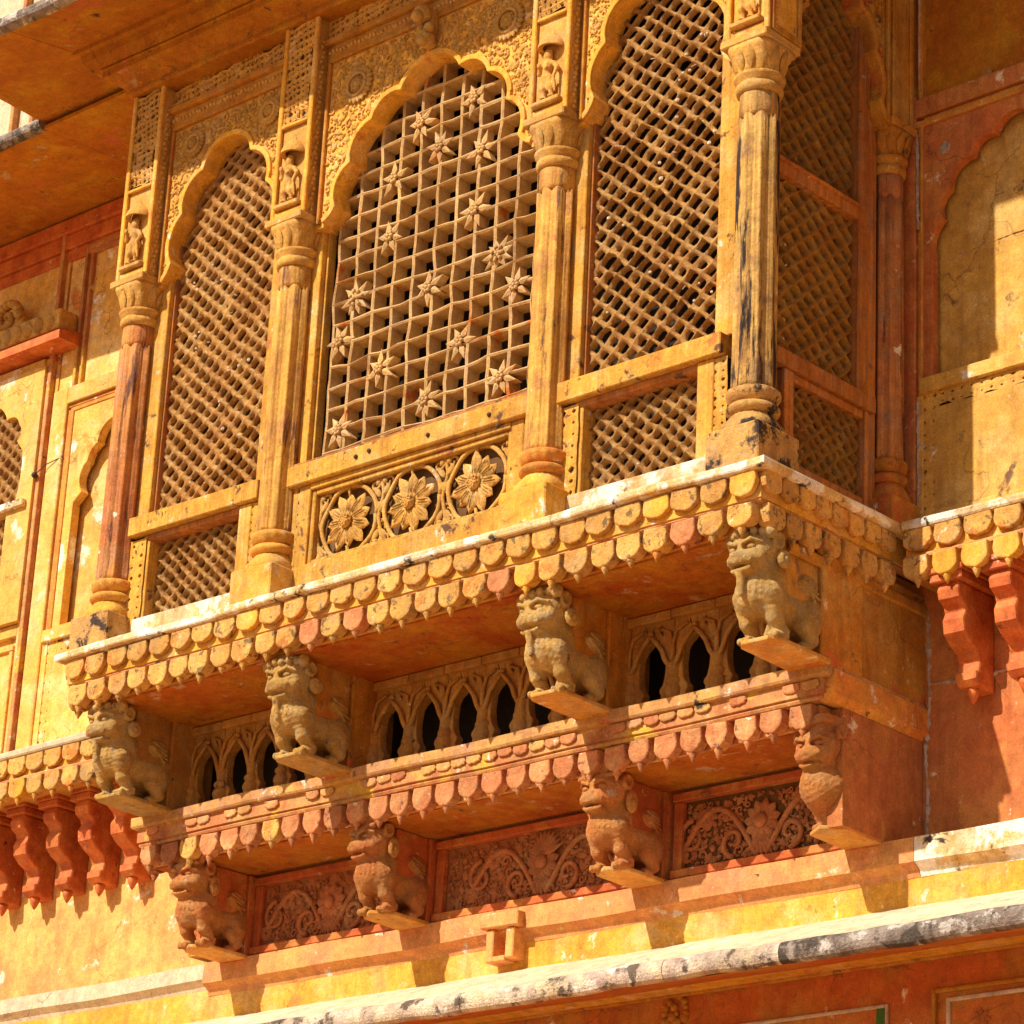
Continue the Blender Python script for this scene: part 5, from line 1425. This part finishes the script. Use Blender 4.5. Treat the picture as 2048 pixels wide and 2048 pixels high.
ros = [(.004, 2.037, 7), (.30, 1.928, 6), (-.311, 1.957, 5), (.276, 1.596, 6), (-.315, 1.625, 6), (.452, 1.299, 9), (-.016, 1.25, 6), (-.531, 1.339, 8), (.581, 1.092, 6), (.225, .889, 6),
       (-.628, 1.123, 6), (-.587, .620, 7), (.01, .632, 7), (.51, .623, 7), (-.323, .892, 6), (-.14, 2.22, 6), (.23, 2.24, 5)]
r0 = random.Random(8)
for (x, z, n) in ros:
    mb = MB(); a0 = r0.uniform(0, 1)
    for k in range(n):
        a = a0 + 2 * PI * k / n + r0.uniform(-.12, .12); ln = r0.uniform(.088, .112)
        # kite petals standing proud of the grid, ridge along the middle
        ca, sa = math.cos(a), math.sin(a); w = .019
        P = [(0.012, 0, -.008), (ln * .45, w, -.001), (ln, 0, .002), (ln * .45, -w, -.001), (ln * .45, 0, -.010), (.012, 0, .03), (ln * .45, w * .8, .05), (ln, 0, .05), (ln * .45, -w * .8, .05)]
        V = [(x + p * ca - q * sa, -1.050 + d, z + p * sa + q * ca) for p, q, d in P]
        mb.add(V, [(0, 1, 4), (1, 2, 4), (2, 3, 4), (3, 0, 4), (0, 5, 6, 1), (1, 6, 7, 2), (2, 7, 8, 3), (3, 8, 5, 0)])
    rm = .032 if n < 8 else .055
    for k in range(7 if n < 8 else 16):
        a = 2 * PI * k / 7; q = rm * (.65 if k < 7 else r0.uniform(.2, 1.2))
        mb.ball((x + q * math.cos(a), -1.062, z + q * math.sin(a)), .0115, 6)
    mb.ball((x, -1.064, z), .013, 6)
    part(ts, 'star_flower', mb, 'fins', .001)
mb = MB(); mb.box(-.865, .865, -1.165, -1.015, .325, .432, .006); part(ts, 'sill_rail', mb, 'timber', .004)
mb = MB(); mb.box(-.84, .84, -1.150, -1.02, .433, .449, .003); part(ts, 'rail_top', mb, 'shaft_red', .003)
for x, z in ((-.33, .375), (-.24, .385), (.16, .37), (.56, .375), (.62, .30)):
    mb = MB(); mb.ball((x, -1.166, z), .012, 8); part(ts, 'iron_nail', mb, 'iron')
# floral panel below it
tfp = thing('floral_panel', 'yellow pierced panel with three large daisy flowers in ring vines, below the star lattice', 'carved panel', (0, -1.1, .1))
mb = MB()
mb.box(-.755, -.675, -1.130, -1.03, -.30, .322, .004); mb.box(.675, .755, -1.130, -1.03, -.30, .322, .004); mb.box(-.674, .674, -1.145, -1.03, -.304, -.115, .004); mb.box(-.674, .674, -1.135, -1.03, .290, .322, .004)
part(tfp, 'panel_frame', mb, 'timber', .003)
mb = MB(); frame_bars(mb, -.672, .672, -.113, .288, .026, -1.118, -1.03); part(tfp, 'inner_frame', mb, 'timber', .002)
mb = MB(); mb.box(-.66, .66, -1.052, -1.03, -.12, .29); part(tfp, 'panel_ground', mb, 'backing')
for sx, (a0, a1) in enumerate(((-.83, -.757), (.757, .83))):
    mb = holes_strip(a0, a1, -.29, .32, -1.125, 90 + sx); part(tfp, 'filigree_strip', mb, 'timber')
    mb = MB(); mb.box(a0, a1, -1.105, -1.02, -.30, .324); part(tfp, 'strip_backing', mb, 'shade_dark')
for fi, fx in enumerate((-.43, 0.0, .43)):
    fo = None
    cen = MB(); cen.ball((fx, -1.108, .078), .038, 12, .55)
    for k in range(18):
        a = k * 2.4; q = .034 * math.sqrt(k / 18); cen.ball((fx + q * math.cos(a), -1.125, .078 + q * math.sin(a)), .0075, 5)
    fo = part(tfp, 'flower', cen, 'carve')
    for k in range(11):
        a = 2 * PI * k / 11 + .28 + fi * .1
        mb = MB()
        ln = .128 + .016 * math.sin(k * 2.2 + fi * 1.7)
        mb.leaf(fx + .026 * math.cos(a), .078 + .026 * math.sin(a), -1.088, a, ln, .072, .026)
        for q in (-.012, 0, .012):
            mb.leaf(fx + .05 * math.cos(a) - q * math.sin(a), .078 + .05 * math.sin(a) + q * math.cos(a), -1.098, a + q * 3, ln * .6, .008, .016)
        put('petal', mb.mesh('petal', .002), 'carve', fo)
        o = bpy.context.scene.objects[-1] if False else None
    mb = MB()
    mb.tube([(fx + .186 * math.cos(k * PI / 16), -1.082 + .006 * math.sin(k * 1.1), .080 + .190 * math.sin(k * PI / 16)) for k in range(33)], .0125, 6)
    mb.tube([(fx, -1.08, -.11), (fx + .01, -1.085, -.085), (fx, -1.088, -.05)], [.014, .010, .008], 6)
    mb.tube([(fx, -1.08, .285), (fx - .01, -1.085, .25), (fx, -1.088, .21)], [.012, .009, .006], 6)
    part(tfp, 'ring_vine', mb, 'carve', .002)
mb = MB(); rr = random.Random(77)
for fx in (-.645, -.215, .215, .645):
    for s_ in (-1, 1):
        if abs(fx + s_ * .05) > .66: continue
        for q in range(5):
            mb.leaf(fx + s_ * .010, .08 + (q - 2) * .085, -1.078, PI / 2 + s_ * (-.6 if q > 2 else .5) + (PI if q < 2 else 0), .075, .034, .018)
        spiral(mb, fx + s_ * .045, .235, -1.076, .032, 0, 1.1, .009, s_); spiral(mb, fx + s_ * .045, -.068, -1.076, .032, PI, 1.1, .009, -s_)
        mb.ball((fx + s_ * .02, -1.085, -.075), .022, 7, .7); mb.ball((fx + s_ * .022, -1.085, .245), .018, 7, .7)
    vine(mb, [(fx + .012 * math.sin(k * .9), -.11 + .40 * k / 12) for k in range(13)], .010, -1.075)
avoid = [(fx, .078, .200) for fx in (-.43, 0, .43)]
scatter(mb, lambda x, z, s: -.645 + s < x < .645 - s and -.088 + s < z < .262 - s, -.65, .65, -.1, .27, -1.066, rr, .028, 1500, .016, [(fx, .078, .195) for fx in (-.43, 0, .43)], .45)
part(tfp, 'foliage', mb, 'carve', kind='stuff')

# flank lattice, built facing -y then turned to face +x
XL = 2.105
def flank(mb, m_=None):
    for v in mb.V:
        x, y = v[:, 0].copy(), v[:, 1].copy()
        v[:, 0] = -y; v[:, 1] = x
    return mb
tfk = thing('lattice_window', 'shaded brown lattice screen on the right flank between the corner column and the wall', 'lattice screen', (2.12, -.63, .1), 'lattice screens of the balcony')
mb = jali(-1.03, -.22, 1.325, 2.45, (.055, -.044), (.055, .050), .66, .030, .009, .0038, 61, taper=(.94, .94), y=-XL, rnd=.84); part(tfk, 'upper_lattice', flank(mb), 'jali_side', kind='stuff')
mb = jali(-1.03, -.30, .37, 1.245, (.055, -.044), (.055, .050), .66, .030, .009, .0038, 62, taper=(.94, .94), y=-XL, rnd=.84); part(tfk, 'middle_lattice', flank(mb), 'jali_side', kind='stuff')
mb = jali(-.87, -.33, -.16, .24, (.043, -.036), (.045, .038), .62, .022, .009, .0038, 63, taper=(.94, .94), y=-XL, rnd=.8); part(tfk, 'lower_lattice', flank(mb), 'jali_side', kind='stuff')
mb = MB(); mb.box(-1.03, -.27, -2.165, -2.07, .285, .365, .005); part(tfk, 'sill_rail', flank(mb), 'timber_side', .003)
mb = MB(); mb.box(-1.03, -.36, -2.150, -2.07, 1.245, 1.325, .005); mb.box(-1.03, -.36, -2.165, -2.07, 1.30, 1.318, .003); part(tfk, 'middle_rail', flank(mb), 'timber_side', .003)
mb = MB(); mb.box(-.395, -.31, -2.150, -2.06, .366, 2.6, .005); part(tfk, 'jamb', flank(mb), 'timber_side', .003)
mb = MB(); mb.box(-.305, -.225, -2.130, -2.06, -.3, 2.6, .005); part(tfk, 'jamb', flank(mb), 'timber_side', .003)
mb = MB(); mb.box(-1.06, -.99, -2.14, -2.05, -.3, 2.6, .005); part(tfk, 'jamb', flank(mb), 'timber_side', .003)
mb = MB(); mb.box(-.94, -.87, -2.15, -2.07, -.30, .284, .004); mb.box(-.335, -.307, -2.15, -2.07, -.30, .284, .004); mb.box(-.869, -.336, -2.14, -2.07, .243, .284, .004); mb.box(-.869, -.336, -2.14, -2.07, -.30, -.15, .004); part(tfk, 'panel_frame', flank(mb), 'timber_side', .003)

# the dark room inside and its back wall
ti = thing('balcony_room', 'dark room behind the lattice screens, shade put into its colour', 'room', (0, -.5, 1))
mb = MB(); mb.box(-2.2, 2.09, -.04, -.001, -.33, 3.3); mb.box(-2.15, 2.0, -.98, -.05, -.325, -.312); mb.box(-2.2, 2.2, -1.0, -.05, 3.06, 3.15); part(ti, 'room_shell', mb, 'shade_dark')
mb = MB(); mb.box(-2.24, -2.16, -1.05, .1, -.30, 3.0); part(ti, 'left_flank', mb, 'jali')

for (cx, n, sd, lab) in ((1.47, 34, 5, 'pale bits of old nest stuck in the right front lattice'), (-1.53, 22, 6, 'pale bits of old nest stuck in the left lattice')):
    t = thing('nest_debris', lab, 'debris', (cx, -1.06, 1.0))
    r_ = random.Random(sd); mb = MB()
    cl = [(cx + r_.uniform(-.36, .36), r_.uniform(.5, 2.1)) for _ in range(9)]
    for k in range(n):
        c_ = r_.choice(cl); x = c_[0] + r_.gauss(0, .06); z = c_[1] + r_.gauss(0, .07)
        if abs(x - cx) > .38 or z < .46: continue
        if k % 3: mb.ball((x, -1.052, z), r_.uniform(.006, .013), 5, .8, False)
        else:
            a = r_.uniform(0, PI); mb.tube([(x, -1.056, z), (x + .03 * math.cos(a), -1.060, z + .03 * math.sin(a) - .01)], .0022, 4)
    o = put('debris_bits', mb.mesh('debris_bits', .004), 'dropping', t, kind='stuff')
